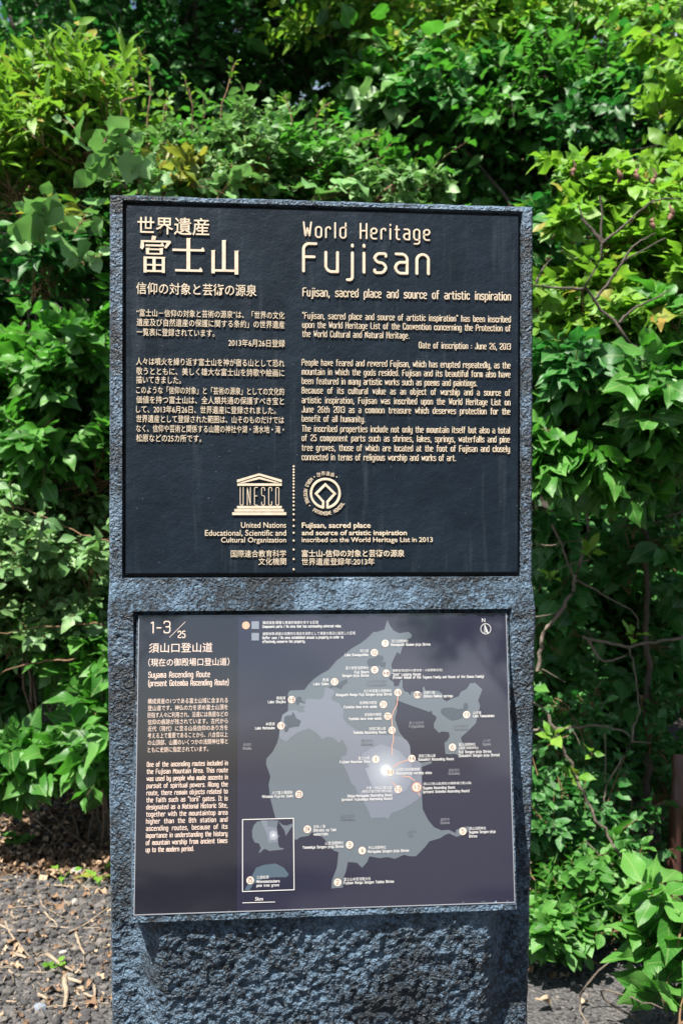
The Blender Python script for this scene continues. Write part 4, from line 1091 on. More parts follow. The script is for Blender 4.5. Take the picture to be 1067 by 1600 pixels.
for px, py, d, r, n in ((50, 190, 4.5, (.36, .36, .26), 100), (130, 250, 4.4, (.32, .32, .22), 80), (-40, 260, 4.6, (.4, .4, .40), 80), (30, 330, 4.4, (.36, .32, .26), 80), (80, 450, 4.45, (.36, .3, .26), 90), (180, 420, 4.6, (.4, .3, .36), 70), (320, 380, 4.7, (.5, .3, .40), 80)):
    p.blob(at(px, py, d), r, n, 9, .098, V_LA, GREENS['warm'] if py < 400 else GREENS['dark'], mode='whorl', droop=.02, up=1.2, face=.3, spread=1.0, low=-.2)
for x, y, h_ in ((100, 95, .30), (35, 95, .2), (66, 110, .2), (160, 120, .25), (190, 80, .25), (10, 120, .25), (130, 60, .28)):
    e = at(x, y, 4.4); s_ = e + [p.g.uniform(-.05, .05), .05, -h_]
    P_, F_, S_, pa, ra = grow(p.root, p.g, s_[None], e[None], np.array([[0, -.3, 1.]]), 14, .11, mode='whorl', droop=-.15, face=.3, upw=.5, first=.45)
    p.leaves(P_, F_, S_, V_LA, GREENS['fresh']); p.twigs(pa, ra)

# -- behind the pillar ---------------------------------------------------------
p = Plant('shoot_shrub', 'wide small-leaved shrub with bare brown shoots standing above the pillar top', 'shrub', foot(420, 4.6), seed=16)
for px, py, d, r, n in ((250, 290, 4.15, (.30, .3, .14), 100), (350, 272, 4.1, (.30, .3, .15), 120), (440, 280, 4.1, (.30, .3, .15), 120), (540, 300, 4.1, (.30, .3, .13), 110), (610, 318, 4.0, (.16, .25, .10), 60), (360, 360, 4.2, (.5, .36, .25), 90), (560, 380, 4.3, (.5, .36, .3), 90), (450, 520, 4.4, (.7, .36, .4), 110), (700, 560, 4.5, (.6, .36, .5), 100), (560, 780, 4.5, (.7, .4, .5), 110)):
    p.blob(at(px, py, d), r, n, 11, .056, V_SM, GREENS['mid'] if n % 20 else GREENS['pale'], droop=.15, bend=.15, inner=.4, up=.7)
for path in (((230, 195), (235, 140), (231, 103)), ((345, 172), (357, 135), (368, 95)), ((457, 200), (452, 170), (445, 148)), ((495, 182), (515, 160)), ((300, 160), (289, 122)), ((190, 160), (215, 150), (205, 120)), ((395, 190), (420, 215), (412, 240)), ((600, 245), (590, 215)), ((560, 225), (595, 208)), ((640, 290), (648, 262)), ((256, 180), (262, 150))):
    pts = [at(x, y, 4.05) for x, y in path]; pts = [pts[0] + [0, .05, -.15]] + pts
    p.limb(pts, .0042, .0022, M_SHOOT)
    e = pts[-1][None]; s_ = pts[-2][None]
    P_, F_, S_, pa, ra = grow(p.root, p.g, s_, e, np.array([[0, -.3, 1.]]), 9, .032, mode='whorl', droop=-.3, face=.3, upw=.4, first=.1)
    p.leaves(P_, F_, S_, V_SM, GREENS['warm']); p.twigs(pa, ra)
# yellowing patch
p = Plant('yellowing_shrub', 'patch of yellowing broad leaves just over the pillar top', 'shrub', foot(300, 4.5), seed=17)
for px, py, d, r, n in ((330, 255, 3.98, (.14, .1, .06), 14), (290, 290, 3.95, (.16, .1, .05), 12), (410, 285, 3.95, (.2, .1, .04), 12), (70, 325, 3.9, (.08, .08, .05), 6)):
    p.blob(at(px, py, d), r, n, 4, .085, V_OV, leaf_material('leaf_yellowing', [(0.13, 0.19, 0.025), (0.26, 0.22, 0.03), (0.12, 0.20, 0.035)], (0.34, 0.40, 0.03), .4) if n == 14 else p.sets[0][4], limb_r=.004 if n > 12 else 0, droop=.3)

# -- right side ------------------------------------------------------------------
p = Plant('branching_shrub', 'leafy shrub with a forked dark stem and large toothed leaves right beside the plaque', 'shrub', foot(1010, 3.7), seed=21)
E5 = lambda q, d: [at(800 + q[i] / 3.479, 240 + q[i + 1] / 3.479, d) for i in range(0, len(q), 2)]
E6 = lambda q, d: [at(800 + q[i] / 3.479, 680 + q[i + 1] / 3.479, d) for i in range(0, len(q), 2)]
E7 = lambda q, d: [at(780 + q[i] / 3.334, 1120 + q[i + 1] / 3.334, d) for i in range(0, len(q), 2)]
b0 = p.base
p.limb([b0 + [0, 0, -.03], at(1010, 900, 3.5), at(1000, 600, 3.0)] + E5([635,1015,540,890,440,800,390,740,400,680,450,640,480,560,490,490,490,230], 2.84), .014, .003, M_DARKBARK, k=60)
for q in ([385,735,250,728,130,715,90,720], [490,490,600,400,760,260,900,240], [440,800,500,740,600,590,680,540,830,460], [580,920,650,850,790,780,860,740], [490,490,430,410,370,350], [600,590,660,500,780,430], [500,480,400,370,360,280], [130,700,170,620,220,565]):
    p.limb(E5(q, 2.84), .0048, .0018, M_DARKBARK)
for px, py, d, r, n, m_, sz in ((905, 315, 3.45, (.16, .2, .07), 26, 'fresh', .09), (985, 325, 3.45, (.18, .2, .08), 30, 'fresh', .09), (870, 365, 3.35, (.10, .2, .10), 20, 'fresh', .085), (1045, 375, 3.4, (.14, .22, .12), 26, 'fresh', .09), (930, 410, 3.30, (.22, .16, .12), 40, 'fresh', .09), (1030, 440, 3.25, (.2, .16, .12), 36, 'fresh', .095), (880, 470, 3.15, (.15, .14, .11), 30, 'warm', .09), (960, 490, 3.15, (.16, .14, .09), 30, 'fresh', .09),
        (950, 540, 3.2, (.2, .16, .12), 44, 'warm', .10), (1050, 550, 3.1, (.18, .2, .16), 44, 'mid', .11), (880, 600, 3.0, (.16, .18, .12), 34, 'dark', .11), (970, 640, 2.98, (.2, .18, .13), 40, 'mid', .115), (1050, 680, 3.0, (.18, .2, .14), 36, 'mid', .12), (900, 700, 2.92, (.17, .16, .07), 28, 'mid', .12), (985, 730, 2.9, (.18, .16, .06), 24, 'mid', .125), (1055, 745, 2.95, (.15, .2, .08), 20, 'mid', .12),
        (780, 480, 3.6, (.3, .3, .3), 50, 'dark', .1), (790, 650, 3.5, (.3, .3, .25), 50, 'dark', .11), (1140, 500, 3.4, (.3, .3, .3), 60, 'fresh', .1), (1140, 680, 3.3, (.3, .3, .25), 50, 'dark', .11), (960, 690, 3.4, (.4, .2, .14), 60, 'dark', .11), (960, 570, 3.6, (.4, .2, .2), 60, 'dark', .11)):
    p.blob(at(px, py, d), r, int(n * 1.25), 5, sz * .82, V_LO if m_ != 'fresh' and n % 3 else V_OV, GREENS[m_], mode='opposite', droop=.35, limb_r=0, face=.4, inner=.3)
M_WITHER = plain('withered_leaf', (0.16, 0.085, 0.055), .8)
for x, y in ((896, 262), (967, 272), (995, 268), (1022, 275), (1020, 345), (1048, 330)):
    c = at(x, y, 3.0); r = np.linspace(.003, .002, 7); r[1:5] = (.008, .009, .007, .005)
    pts = np.array([c + [0.006 * math.sin(i * 1.1 + x), 0.004 * math.cos(i + x), -.025 + i * .008] for i in range(7)])
    v, f = tube_np(pts[None] - p.base, r[None], 6); link('withered_tip', mesh_np('withered_tip', v, f), M_WITHER, p.root)

p = Plant('hollow_thicket', 'thicket of grey bare stems and a few leaves in the dark hollow beside the pillar', 'thicket', foot(900, 3.9), seed=22)
for q, d, r0, r1 in ((((145,1280,160,1130,210,1020,290,920,350,780,380,640,405,530,410,420)), 3.15, .0095, .006), ([360,790,500,870,610,930,680,990,685,1050], 3.15, .0042, .002), ([380,1095,600,1145,700,1135,929,1100,1010,1090], 3.25, .0075, .0065), ([410,1110,450,1180,500,1230,620,1200], 3.3, .008, .004),
        ([630,1150,660,1250,680,1400,690,1500,660,1600], 3.3, .0045, .003), ([120,590,220,600,300,580,400,575], 3.25, .004, .002), ([215,480,260,580,300,690,350,800], 3.2, .0055, .004), ([420,680,320,700,220,745], 3.1, .003, .002), ([929,410,800,460,740,490,560,490], 3.4, .005, .003), ([120,990,230,970,300,930], 3.1, .003, .002), ([165,1270,230,1310,290,1345], 3.1, .003, .0015), ([110,1450,180,1500,225,1590], 3.1, .005, .004)):
    p.limb(E6(q, d), r0 * .75, r1 * .7, M_BARK)
for q, d, r0, r1 in (([255,-10,325,150,400,300,470,450,560,610,640,740,740,920,795,1080], 3.0, .0065, .0055), ([705,30,680,140,600,290,560,360,545,470,560,580], 3.2, .005, .003), ([160,70,380,60,500,48,620,70,680,105], 3.2, .006, .004), ([550,90,555,200,550,340], 3.2, .003, .002), ([450,650,520,720,600,790], 3.0, .003, .002), ([360,50,400,100,420,150], 3.15, .003, .0018), ([690,130,790,138], 3.2, .003, .0015)):
    p.limb(E7(q, d), r0 * .8, r1 * .75, M_BARK)
for x, y, n, sz, d in ((923, 862, 5, .055, 3.1), (860, 900, 6, .045, 3.05), (1060, 850, 6, .05, 3.1), (990, 990, 5, .05, 3.1), (955, 805, 4, .06, 3.1), (1010, 770, 5, .06, 3.0), (960, 1310, 4, .085, 2.95), (900, 1215, 5, .055, 3.0), (865, 1150, 5, .05, 3.0), (925, 1175, 4, .05, 3.1), (830, 1075, 4, .07, 3.1)):
    c = at(x, y, d); P_, F_, S_, pa, ra = grow(p.root, p.g, (c + [0, .01, -.02])[None], c[None], np.array([[0, -.6, .6]]), n, sz, mode='whorl', droop=.0, face=.6, upw=.6, first=.2)
    p.leaves(P_, F_, S_, V_OV, GREENS['fresh'] if sz < .06 else GREENS['mid']); p.twigs(pa, ra)
for px, py, d, r, n in ((960, 880, 3.75, (.3, .16, .2), 26), (1040, 930, 3.7, (.2, .16, .2), 24), (860, 960, 3.6, (.16, .16, .2), 22), (920, 1000, 3.8, (.35, .16, .09), 24), (1000, 1120, 3.9, (.3, .2, .15), 30), (870, 830, 3.5, (.16, .14, .08), 16), (980, 840, 3.45, (.3, .14, .08), 22)):
    p.blob(at(px, py, d), r, n, 5, .095, V_OV, GREENS['dark'], limb_r=0, face=.6, upw=.5)
for px, py, d, n in ((900, 1110, 3.4, 26), (940, 1130, 3.45, 22), (1040, 1180, 3.6, 30), (985, 1090, 3.6, 20)):
    p.blob(at(px, py, d), (.14, .12, .06), n, 8, .038, V_SM, GREENS['dark'], limb_r=0)

p = Plant('groundcover_vine', 'mat of small pointed leaves creeping over soil between pillar and brown pole', 'ground cover', foot(900, 3.4), seed=23)
for px, py, d, r, n in ((860, 1270, 3.25, (.14, .2, .10), 60), (920, 1290, 3.3, (.2, .2, .10), 70), (880, 1370, 3.1, (.18, .2, .07), 70), (940, 1370, 3.2, (.2, .2, .08), 60), (880, 1440, 2.95, (.16, .14, .05), 60), (850, 1470, 2.85, (.10, .10, .04), 30), (960, 1440, 3.0, (.14, .14, .06), 44), (920, 1480, 2.85, (.1, .1, .04), 26), (1010, 1330, 3.4, (.25, .2, .12), 60), (770, 1330, 3.3, (.25, .2, .16), 60), (1000, 1250, 3.6, (.3, .2, .15), 60)):
    p.blob(at(px, py, d), r, n, 9, .046 if py < 1400 else .050, V_SM, GREENS['mid'] if py > 1330 else GREENS['dark'], droop=.2, limb_r=0, face=.5)
for q in ([150,1075,220,1090,300,1105], [440,1240,530,1310], [580,1190,640,1090], [385,1420,395,1350,380,1290], [220,1350,260,1370], [600,1215,720,1270]):
    p.limb(E7(q, 2.9), .0025, .0012, M_SHOOT)
p = Plant('lobed_weed', 'leafy weed with large glossy oblong leaves standing on the gravel below the brown pole', 'plant', foot(1030, 2.5), seed=24)
for px, py, d, r, n in ((1050, 1425, 2.55, (.07, .1, .07), 8), (1010, 1510, 2.5, (.07, .1, .05), 9), (1065, 1490, 2.45, (.07, .1, .06), 10), (1035, 1575, 2.38, (.09, .1, .04), 10), (1100, 1540, 2.4, (.15, .15, .1), 16)):
    p.blob(at(px, py, d), r, int(n * 1.2), 4, .102, V_OV, GREENS['mid'], droop=.35, limb_r=.004, face=.55, upw=.7, trad=.0028)
p = Plant('grass_tuft', 'tuft of long arching grass blades against the right flank of the pillar', 'grass', foot(838, 3.0), seed=25)
V_BL = [leaf_mesh(PROF['blade'], .4, c_, 0, 0, 70 + i) for i, c_ in enumerate((.55, .35, .75))]
n = 9; pos = p.base + np.stack([p.g.normal(0, .02, n), p.g.normal(0, .02, n), np.full(n, .0)], -1); ax = unit(np.stack([p.g.normal(.1, .25, n), p.g.normal(-.1, .2, n), np.ones(n)], -1))
p.leaves(pos, frames(ax, np.stack([p.g.normal(size=n), p.g.normal(size=n), np.full(n, .2)], -1)), p.g.uniform(.2, .32, n), V_BL, GREENS['mid'])

# -- trees behind ------------------------------------------------------------------
def tree(name, label, px, depth, trunk_h, blobs, var, mat, size, per=7, seed=40, trunk_r=.07, **kw):
    p = Plant(name, label, 'tree', foot(px, depth), 'trees on the slope behind the hedge', seed=seed)
    p.twig_mat = M_DARKBARK
    b = p.base; top = at(px, 0, depth); top[2] = b[2] + trunk_h
    lean = p.g.normal(size=3) * [.15, .15, 0]
    p.limb([b + [0, 0, -.1], b * .6 + top * .4 + lean * .5, b * .25 + top * .75 + lean, top], trunk_r, trunk_r * .3, M_DARKBARK, 'trunk', k=24, sides=8)
    for bx, by, d, r, n in blobs:
        c = at(bx, by, d); q = b * .5 + top * .5
        q = q + (top - q) * p.g.uniform(0, .8)
        if n > 40: p.limb([q, (q + c) / 2 + p.g.normal(size=3) * .15, c], trunk_r * .32, .008, M_DARKBARK, k=12)
        m_ = mat if isinstance(mat, str) else mat[int(p.g.integers(0, len(mat)))]
        p.blob(c, r, n, per, size, var, GREENS[m_], limb_r=0, **kw)
    return p
tree('shade_tree', 'dark dense tree filling the shade above the shoot-topped shrub', 330, 7.2, 5.5, [(250, 150, 7.0, (.8, .6, .6), 150), (360, 90, 7.0, (.9, .6, .6), 170), (450, 180, 7.1, (.8, .6, .6), 150), (300, 260, 7.2, (1.0, .6, .5), 150), (420, 290, 7.4, (1.0, .6, .5), 130), (200, 40, 7.2, (.8, .6, .5), 110), (330, -60, 6.6, (1.3, 1.0, .6), 220), (330, -200, 6.2, (1.2, 1.2, .6), 230), (150, -240, 6.0, (1.3, 1.3, .6), 230), (450, 20, 7.2, (.6, .5, .4), 90)], V_OL, 'dark', .105, 7, 41, .09, droop=.3)  # blobs above the frame are unseen crown, added to shade the trees below
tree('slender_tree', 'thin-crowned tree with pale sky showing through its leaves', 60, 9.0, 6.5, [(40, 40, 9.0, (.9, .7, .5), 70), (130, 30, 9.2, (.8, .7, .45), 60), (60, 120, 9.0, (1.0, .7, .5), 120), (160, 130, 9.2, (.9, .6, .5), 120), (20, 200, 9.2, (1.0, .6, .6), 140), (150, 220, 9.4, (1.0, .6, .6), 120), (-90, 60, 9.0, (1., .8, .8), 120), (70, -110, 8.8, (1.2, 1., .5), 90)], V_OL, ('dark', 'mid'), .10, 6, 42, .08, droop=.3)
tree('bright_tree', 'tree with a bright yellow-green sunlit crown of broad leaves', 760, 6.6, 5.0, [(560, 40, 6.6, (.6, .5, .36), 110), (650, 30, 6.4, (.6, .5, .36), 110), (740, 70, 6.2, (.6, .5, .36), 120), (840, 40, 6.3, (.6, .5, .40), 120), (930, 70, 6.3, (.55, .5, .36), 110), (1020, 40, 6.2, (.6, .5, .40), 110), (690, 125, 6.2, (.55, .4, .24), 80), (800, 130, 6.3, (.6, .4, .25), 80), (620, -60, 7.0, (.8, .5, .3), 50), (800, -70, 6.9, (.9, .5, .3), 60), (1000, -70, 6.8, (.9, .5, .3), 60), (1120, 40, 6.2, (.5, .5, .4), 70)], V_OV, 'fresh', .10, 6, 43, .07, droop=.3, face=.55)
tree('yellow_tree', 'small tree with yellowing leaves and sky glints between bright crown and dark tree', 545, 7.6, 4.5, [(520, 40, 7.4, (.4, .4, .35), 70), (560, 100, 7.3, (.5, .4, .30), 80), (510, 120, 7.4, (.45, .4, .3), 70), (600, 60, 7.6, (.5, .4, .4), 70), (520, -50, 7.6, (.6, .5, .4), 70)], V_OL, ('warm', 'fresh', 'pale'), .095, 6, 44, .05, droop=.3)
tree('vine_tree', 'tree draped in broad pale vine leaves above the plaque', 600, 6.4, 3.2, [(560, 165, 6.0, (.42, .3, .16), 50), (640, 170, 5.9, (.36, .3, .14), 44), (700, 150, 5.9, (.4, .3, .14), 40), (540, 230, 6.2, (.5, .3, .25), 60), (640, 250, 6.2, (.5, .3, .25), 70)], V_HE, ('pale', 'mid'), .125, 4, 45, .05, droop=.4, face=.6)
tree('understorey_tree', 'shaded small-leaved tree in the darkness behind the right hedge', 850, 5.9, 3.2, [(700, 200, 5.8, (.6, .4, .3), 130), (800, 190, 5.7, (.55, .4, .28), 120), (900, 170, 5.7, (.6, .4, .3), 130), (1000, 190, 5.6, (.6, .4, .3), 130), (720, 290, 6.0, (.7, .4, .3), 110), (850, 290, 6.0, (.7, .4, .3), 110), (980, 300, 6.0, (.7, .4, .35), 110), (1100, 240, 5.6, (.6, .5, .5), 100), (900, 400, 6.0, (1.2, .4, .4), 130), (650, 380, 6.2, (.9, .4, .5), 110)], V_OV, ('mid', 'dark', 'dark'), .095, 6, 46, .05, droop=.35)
tree('corner_tree', 'sprig of yellow-green leaves reaching in from a tree beyond the forked shrub', 1120, 4.6, 3.4, [(1050, 175, 4.6, (.16, .2, .10), 18), (1060, 260, 4.4, (.14, .2, .08), 12), (1060, 60, 4.8, (.2, .3, .16), 30), (1140, 180, 4.8, (.4, .4, .5), 70)], V_OV, ('warm', 'fresh'), .095, 6, 47, .04, droop=.3)
# distant wooded slope closing the view
p = Plant('background_thicket', 'dense dark wood covering the slope behind everything', 'woods', foot(560, 10.5), seed=50)
for i in range(26):
    x = -250 + (i % 13) * 130 + p.g.uniform(-40, 40); y = (330 if i < 13 else 130) + p.g.uniform(-50, 50)
    p.blob(at(x, y, 10.5 + p.g.uniform(-.8, 1.2)), (1.2, .6, 1.1 if not (i >= 13 and x < 200) else .5), 130, 7, .16, V_OL, GREENS['dark'], limb_r=0, droop=.3, trad=.006)
for x in (-300, -60, 150, 380, 620, 800, 1000, 1250):
    b = foot(x, 10.8); p.limb([b + [0, 0, -.1], b + [.1, 0, 1.5], b + [-.05, 0, 3.4]], .09, .04, M_DARKBARK, 'trunk', sides=8)
for x, d in ((700, 4.9), (520, 4.9), (300, 4.9), (900, 4.8), (1060, 4.8), (120, 5.0), (-20, 5.0), (-180, 5.0)):
    for zz in ((.6, 1.7) if x < 500 else (.6,)):
        p.blob(foot(x, d + .2) + [0, 0, zz], (.75, .35, .8), 170, 7, .11, V_OL, GREENS['dark'], limb_r=0)
for x, y, d in ((850, 880, 4.5), (960, 850, 4.5), (1070, 900, 4.5), (860, 1050, 4.6), (960, 1050, 4.6), (1070, 1060, 4.6), (1170, 950, 4.5), (900, 1200, 4.4), (1020, 1210, 4.4), (-40, 780, 4.8), (60, 820, 4.8), (160, 780, 4.8), (60, 500, 4.9), (-60, 520, 4.9), (60, 1060, 4.7), (-60, 1060, 4.7), (170, 1060, 4.7)):
    p.blob(at(x, y, d), (.32, .14, .30), 90, 7, .085, V_OL, GREENS['dark'], limb_r=0)
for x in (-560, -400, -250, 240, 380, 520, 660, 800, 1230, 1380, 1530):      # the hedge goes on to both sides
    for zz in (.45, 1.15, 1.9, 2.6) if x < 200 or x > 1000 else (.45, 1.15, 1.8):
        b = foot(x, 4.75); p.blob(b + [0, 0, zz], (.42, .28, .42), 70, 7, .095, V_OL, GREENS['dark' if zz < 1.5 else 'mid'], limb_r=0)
# two trees across the path at the photographer's back; the panel mirrors them
for i, (x, y) in enumerate(((-1.9, -10.5), (3.3, -11.5))):
    p = Plant('path_tree', ('broad tree across the path, its dark crown mirrored in the map panel', 'taller tree farther across the path, mirrored in the map panel')[i], 'tree', (x, y, float(height(np.array(x), np.array(y)))), seed=60 + i)
    p.limb([p.base + [0, 0, -.1], p.base + [.1, 0, 1.5], p.base + [-.1, .1, 6.5 + i]], .14, .05, M_DARKBARK, 'trunk', sides=8)
    for k in range(14):
        c = p.base + [p.g.uniform(-1.5, 1.5), p.g.uniform(-1, 1), 2.6 + p.g.uniform(0, 4.6 + i)]
        p.limb([p.base + [0, 0, max(1.8, c[2] - 1.5)], c], .03, .01, M_DARKBARK); p.blob(c, (.85, .8, .6), 70, 6, .16, V_OL, GREENS['dark'], limb_r=0)
finish_plants()

# ================================================================== SMALL THINGS ON THE GROUND
M_TWIG = bark_material('dry_twig', (0.13, 0.095, 0.062), (0.30, 0.24, 0.175))
t = NT('dry_leaf_brown'); t.set(Base_Color=t.ramp(t.new('ShaderNodeObjectInfo').outputs['Random'], [(0, (0.09, 0.05, 0.028)), (.5, (0.16, 0.095, 0.052)), (1, (0.30, 0.23, 0.16))]), Roughness=.8); M_DRY = t.m
t = NT('leaf_litter_brown'); t.set(Base_Color=t.ramp(t.new('ShaderNodeNewGeometry').outputs['Random Per Island'], [(0, (0.06, 0.035, 0.02)), (.5, (0.15, 0.09, 0.05)), (1, (0.34, 0.25, 0.16))]), Roughness=.85); M_LITTER = t.m
g = np.random.default_rng(77)
def ground_curve(pts):
    q = [on_ground(x, y) for x, y in pts]; return [np.array([a[0], a[1], float(height(a[0], a[1])) + .008]) for a in q]
E4 = lambda q: [(q[i] / 3.557, 1200 + q[i + 1] / 3.557) for i in range(0, len(q), 2)]
tw = [(E4(q), r) for q, r in (([70,295,170,325,260,375,380,470], .0055), ([300,400,305,470,330,520,345,605], .004), ([0,905,60,940,145,945], .005), ([30,880,60,960,150,1060,175,1120], .0035), ([265,1075,330,1120,405,1170], .0065), ([360,1205,370,1280,360,1370], .009), ([355,1205,455,1235], .0075), ([90,1070,150,1098], .006), ([420,950,440,1010,470,1075], .0055),
      ([245,835,300,880,320,910], .004), ([380,945,480,895,600,800], .004), ([280,910,420,918,610,912], .003), ([170,1170,260,1168], .003), ([215,1290,270,1310], .006), ([40,1325,100,1328], .004), ([50,1165,70,1185], .005), ([300,670,395,680], .004), ([60,800,200,790], .003), ([400,620,470,690,500,710], .0035), ([470,310,540,350,565,435], .005), ([520,160,600,158], .005), ([180,1090,250,1040], .0025), ([525,1250,527,1320], .005), ([420,1270,445,1300], .004), ([470,1290,520,1310], .005), ([225,760,245,800,330,850], .003), ([20,590,70,615], .003), ([0,640,60,635], .0028), ([65,820,75,870], .004))]
TWIG_LABEL = {0: 'long bent twig sloping down the litter bank under the low bush', 1: 'crooked twig hanging down from the long bent twig on the litter bank', 4: 'tan twig pointing at the tiny seedling on the gravel', 5: 'stout tan twig lying on the dark gravel, thickest of the fallen twigs', 6: 'short thick twig touching the end of the stout twig',
              10: 'slanting straw-thin twig reaching to the pillar edge', 11: 'very long straight straw-thin twig lying level on the gravel', 19: 'curved twig in the litter beside the pillar', 20: 'pale stick poking out of the low bush beside the pillar'}
for pts, r in tw:
    c = ground_curve(pts); k = 8
    base = c[0]; P_ = resample(c, k); P_ = P_ + g.normal(size=P_.shape) * .0015; P_[:, 2] = height(P_[:, 0], P_[:, 1]) + .007 + r
    v, f = tube_np((P_ - base)[None], np.linspace(r, r * .55, k)[None], 5)
    o = link('fallen_twig', mesh_np('fallen_twig', v, f), M_TWIG, None, base)
    i_ = [q_[0] for q_ in tw].index(pts)
    tag(o, TWIG_LABEL.get(i_, 'thin dry tan twig lying on the dark gravel'), 'twig', 'dry twigs fallen on the gravel')
vs_dry = variants('ovate', .35, .5, .7, seed=31); ms = []
for v, f, uv in vs_dry:
    me = mesh_np('dry_leaf', v, f, uv); me.materials.append(M_DRY); ms.append(me)
for x, y in ((65, 1475), (100, 1430), (15, 1345), (45, 1350), (120, 1365), (150, 1400), (75, 1410), (20, 1400), (135, 1330), (90, 1345), (70, 1555), (145, 1545), (40, 1495), (10, 1480), (148, 1580), (855, 1525), (835, 1515), (890, 1530), (910, 1575), (860, 1580)):
    q = on_ground(x, y); o = link('dry_leaf', ms[int(g.integers(0, 3))]); s_ = g.uniform(.035, .065)
    tag(o, 'curled brown dead leaf on the ground between pillar and leafy weed' if x > 800 else ('curled brown dead leaf among the litter under the low bush' if y < 1420 else 'curled brown dead leaf among the twigs on the open gravel'), 'dead leaf', 'dead leaves strewn on the ground')
    o.location = (q[0], q[1], float(height(q[0], q[1])) + .014); o.scale = (s_, s_, s_); o.rotation_euler = (g.normal(0, .3), g.normal(0, .3), g.uniform(0, 6.28))
# litter under the hedge
def litter(n, xr, yf):
    x = g.uniform(*xr, n); y = yf(x) + np.abs(g.normal(0, .55, n)) - .15
    z = height(x, y) + g.uniform(.004, .02, n)
    ax = unit(np.stack([g.normal(size=n), g.normal(size=n), g.normal(0, .25, n)], -1)); fr = frames(ax, np.stack([g.normal(0, .35, n), g.normal(0, .35, n), np.ones(n)], -1))
    return np.stack([x, y, z], -1), fr, g.uniform(.02, .055, n)
pos, fr, sz = litter(9000, (-2, 2), lambda x: 2.15 - .30 * x)
V, F, U = vs_dry[0]
W = np.einsum('nij,vj->nvi', fr * sz[:, None, None], V) + pos[:, None]
tag(link('leaf_litter', mesh_np('leaf_litter', W.reshape(-1, 3), (F[None] + (np.arange(len(pos)) * len(V))[:, None, None]).reshape(-1, 3), np.tile(U, (len(pos), 1))), M_LITTER), kind='stuff')
n = 900; x = g.uniform(-1.3, -.28, n); y = 3.2 - 2.1 * g.random(n) ** .7
pos = np.stack([x, y, height(x, y) + .012], -1); sz = g.uniform(.008, .03, n)
fr = frames(g.normal(size=(n, 3)) * [1, 1, .2], np.stack([g.normal(0, .3, n), g.normal(0, .3, n), np.ones(n)], -1))
W = np.einsum('nij,vj->nvi', fr * sz[:, None, None], vs_dry[1][0]) + pos[:, None]
tag(link('leaf_crumbs', mesh_np('leaf_crumbs', W.reshape(-1, 3), (vs_dry[1][1][None] + (np.arange(len(pos)) * len(vs_dry[1][0]))[:, None, None]).reshape(-1, 3), np.tile(vs_dry[1][2], (len(pos), 1))), M_LITTER), kind='stuff')
# thin straw and chips among the stones
n = 700; x = g.uniform(-1.3, -.25, n); y = g.uniform(1.0, 3.3, n); th = g.uniform(0, 6.28, n); L = g.uniform(.015, .06, n)
d = np.stack([np.cos(th), np.sin(th), g.normal(0, .15, n)], -1) * L[:, None]; c = np.stack([x, y, height(x, y) + .010], -1)
V, F = tube_np(np.stack([c - d / 2, c + g.normal(size=(n, 3)) * .002, c + d / 2], 1), np.repeat(g.uniform(.0008, .0022, n)[:, None], 3, 1), 3)
tag(link('straw', mesh_np('straw', V, F), M_TWIG), kind='stuff')
# seedlings
def seedling(px, py, n, size, label, var, mat):
    q = on_ground(px, py); q[2] = float(height(q[0], q[1]))
    root = tag(empty('seedling', q), label, 'seedling', 'seedlings on the gravel')
    a = np.arange(n) * 2.4; me = []
    st = [np.array([[0, 0, 0], [.2 * math.cos(b), .2 * math.sin(b), .6], [.5 * math.cos(b), .5 * math.sin(b), .9]]) * size * g.uniform(.6, 1.1) for b in a]
    v, f = tube_np(np.array(st), np.full((n, 3), .0012), 4); link('stem', mesh_np('stem', v, f), GREENS['fresh'], root)
    for b, s3 in zip(a, st):
        v, f, uv = var[int(g.integers(0, len(var)))]; o = link('leaf', mesh_np('leaf', v, f, uv), mat, root)
        fr = frames(np.array([math.cos(b), math.sin(b), .15]), np.array([0, 0, 1.])); m = np.eye(4); m[:3, :3] = fr * size * g.uniform(.7, 1.1); m[:3, 3] = s3[-1]; o.matrix_basis = Matrix(m.tolist())
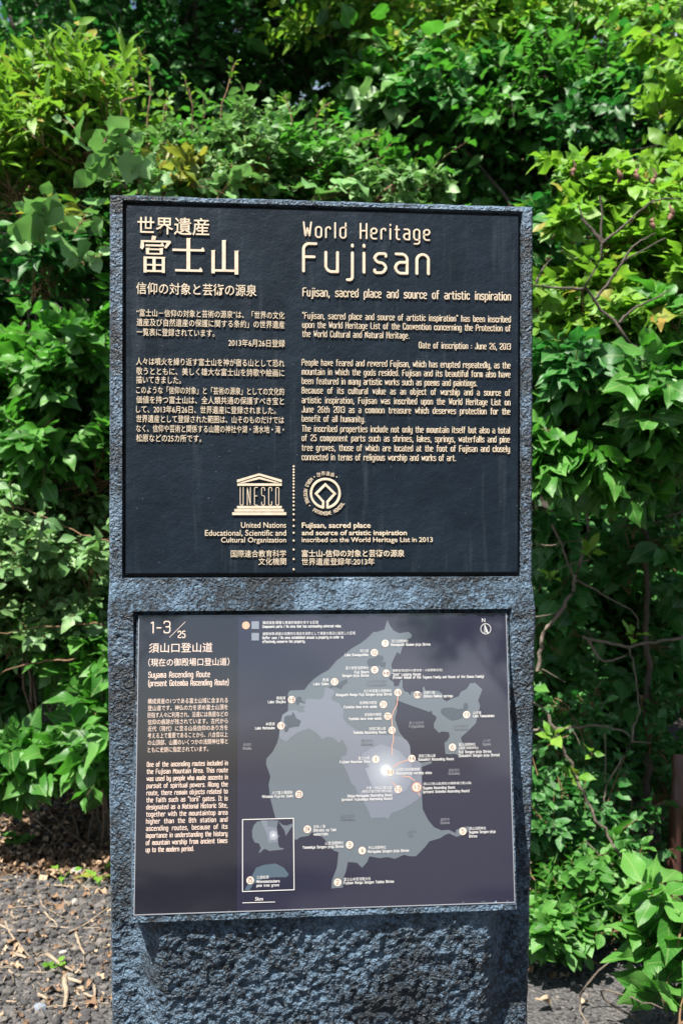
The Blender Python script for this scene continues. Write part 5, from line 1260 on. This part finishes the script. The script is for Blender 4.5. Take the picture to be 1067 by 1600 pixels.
seedling(28, 1328, 12, .05, 'round-leaved green seedling clump at the foot of the litter bank', V_RO, GREENS['mid'])
seedling(98, 1382, 3, .055, 'green seedling beside a pale stone on the gravel', V_OV, GREENS['fresh'])
seedling(155, 1388, 5, .06, 'green seedling beside the pillar edge on the gravel', V_OV, GREENS['fresh'])
seedling(85, 1522, 6, .026, 'tiny green seedling next to the stout fallen twig', V_RO, GREENS['fresh'])
# pale stones
for x, y, s_, lab in ((120, 1366, .022, 'pale grey angular stone beside a green seedling'), (62, 1578, .016, 'blue-grey stone lying on the dark gravel'), (18, 1342, .02, 'whitish stone at the edge of the leaf litter')):
    q = on_ground(x, y); v = ICO_V * (1 + g.uniform(-.25, .25, (12, 1))) * s_ * [1.2, .9, .7]
    o = link('loose_stone', mesh_np('loose_stone', v, ICO_F, smooth=False), plain('pale_stone', (.30, .30, .31), .85) if s_ > .017 else plain('blue_stone', (.14, .16, .19), .8), None, (q[0], q[1], float(height(q[0], q[1])) + s_ * .4))
    tag(o, lab, 'stone')
# brown pole at the right
q = foot(1052, 3.35); r = Plant.__new__(Plant)
root = tag(empty('wooden_pole', q), 'weathered reddish-brown round pole standing in the shade behind the leafy weed', 'pole')
pts = np.array([[0, 0, -.05], [.004, 0, .2], [.010, 0, .36], [.012, 0, .365], [.014, 0, .37], [.018, 0, .45], [.022, .02, .52]]); rd = np.array([.024, .023, .0225, .0245, .0225, .0215, .020])
t = NT('red_brown_wood'); mp = t.new('ShaderNodeMapping'); mp.inputs['Scale'].default_value = (60, 60, 4); t.put(t.obj(), mp.inputs['Vector'])
t.set(Base_Color=t.ramp(t.noise(1.2, 4, .6, mp.outputs[0]), [(.3, (.025, .010, .007)), (.7, (.075, .030, .020))]), Roughness=.5)
v, f = tube_np(pts[None], rd[None], 14); link('shaft', mesh_np('shaft', v, f), t.m, root)
ring = np.array([[.0085, 0, .352], [.012, 0, .365], [.0135, 0, .378]]); v, f = tube_np(ring[None], np.array([[.0232, .0262, .0232]]), 14); link('node_ring', mesh_np('node_ring', v, f), t.m, root)
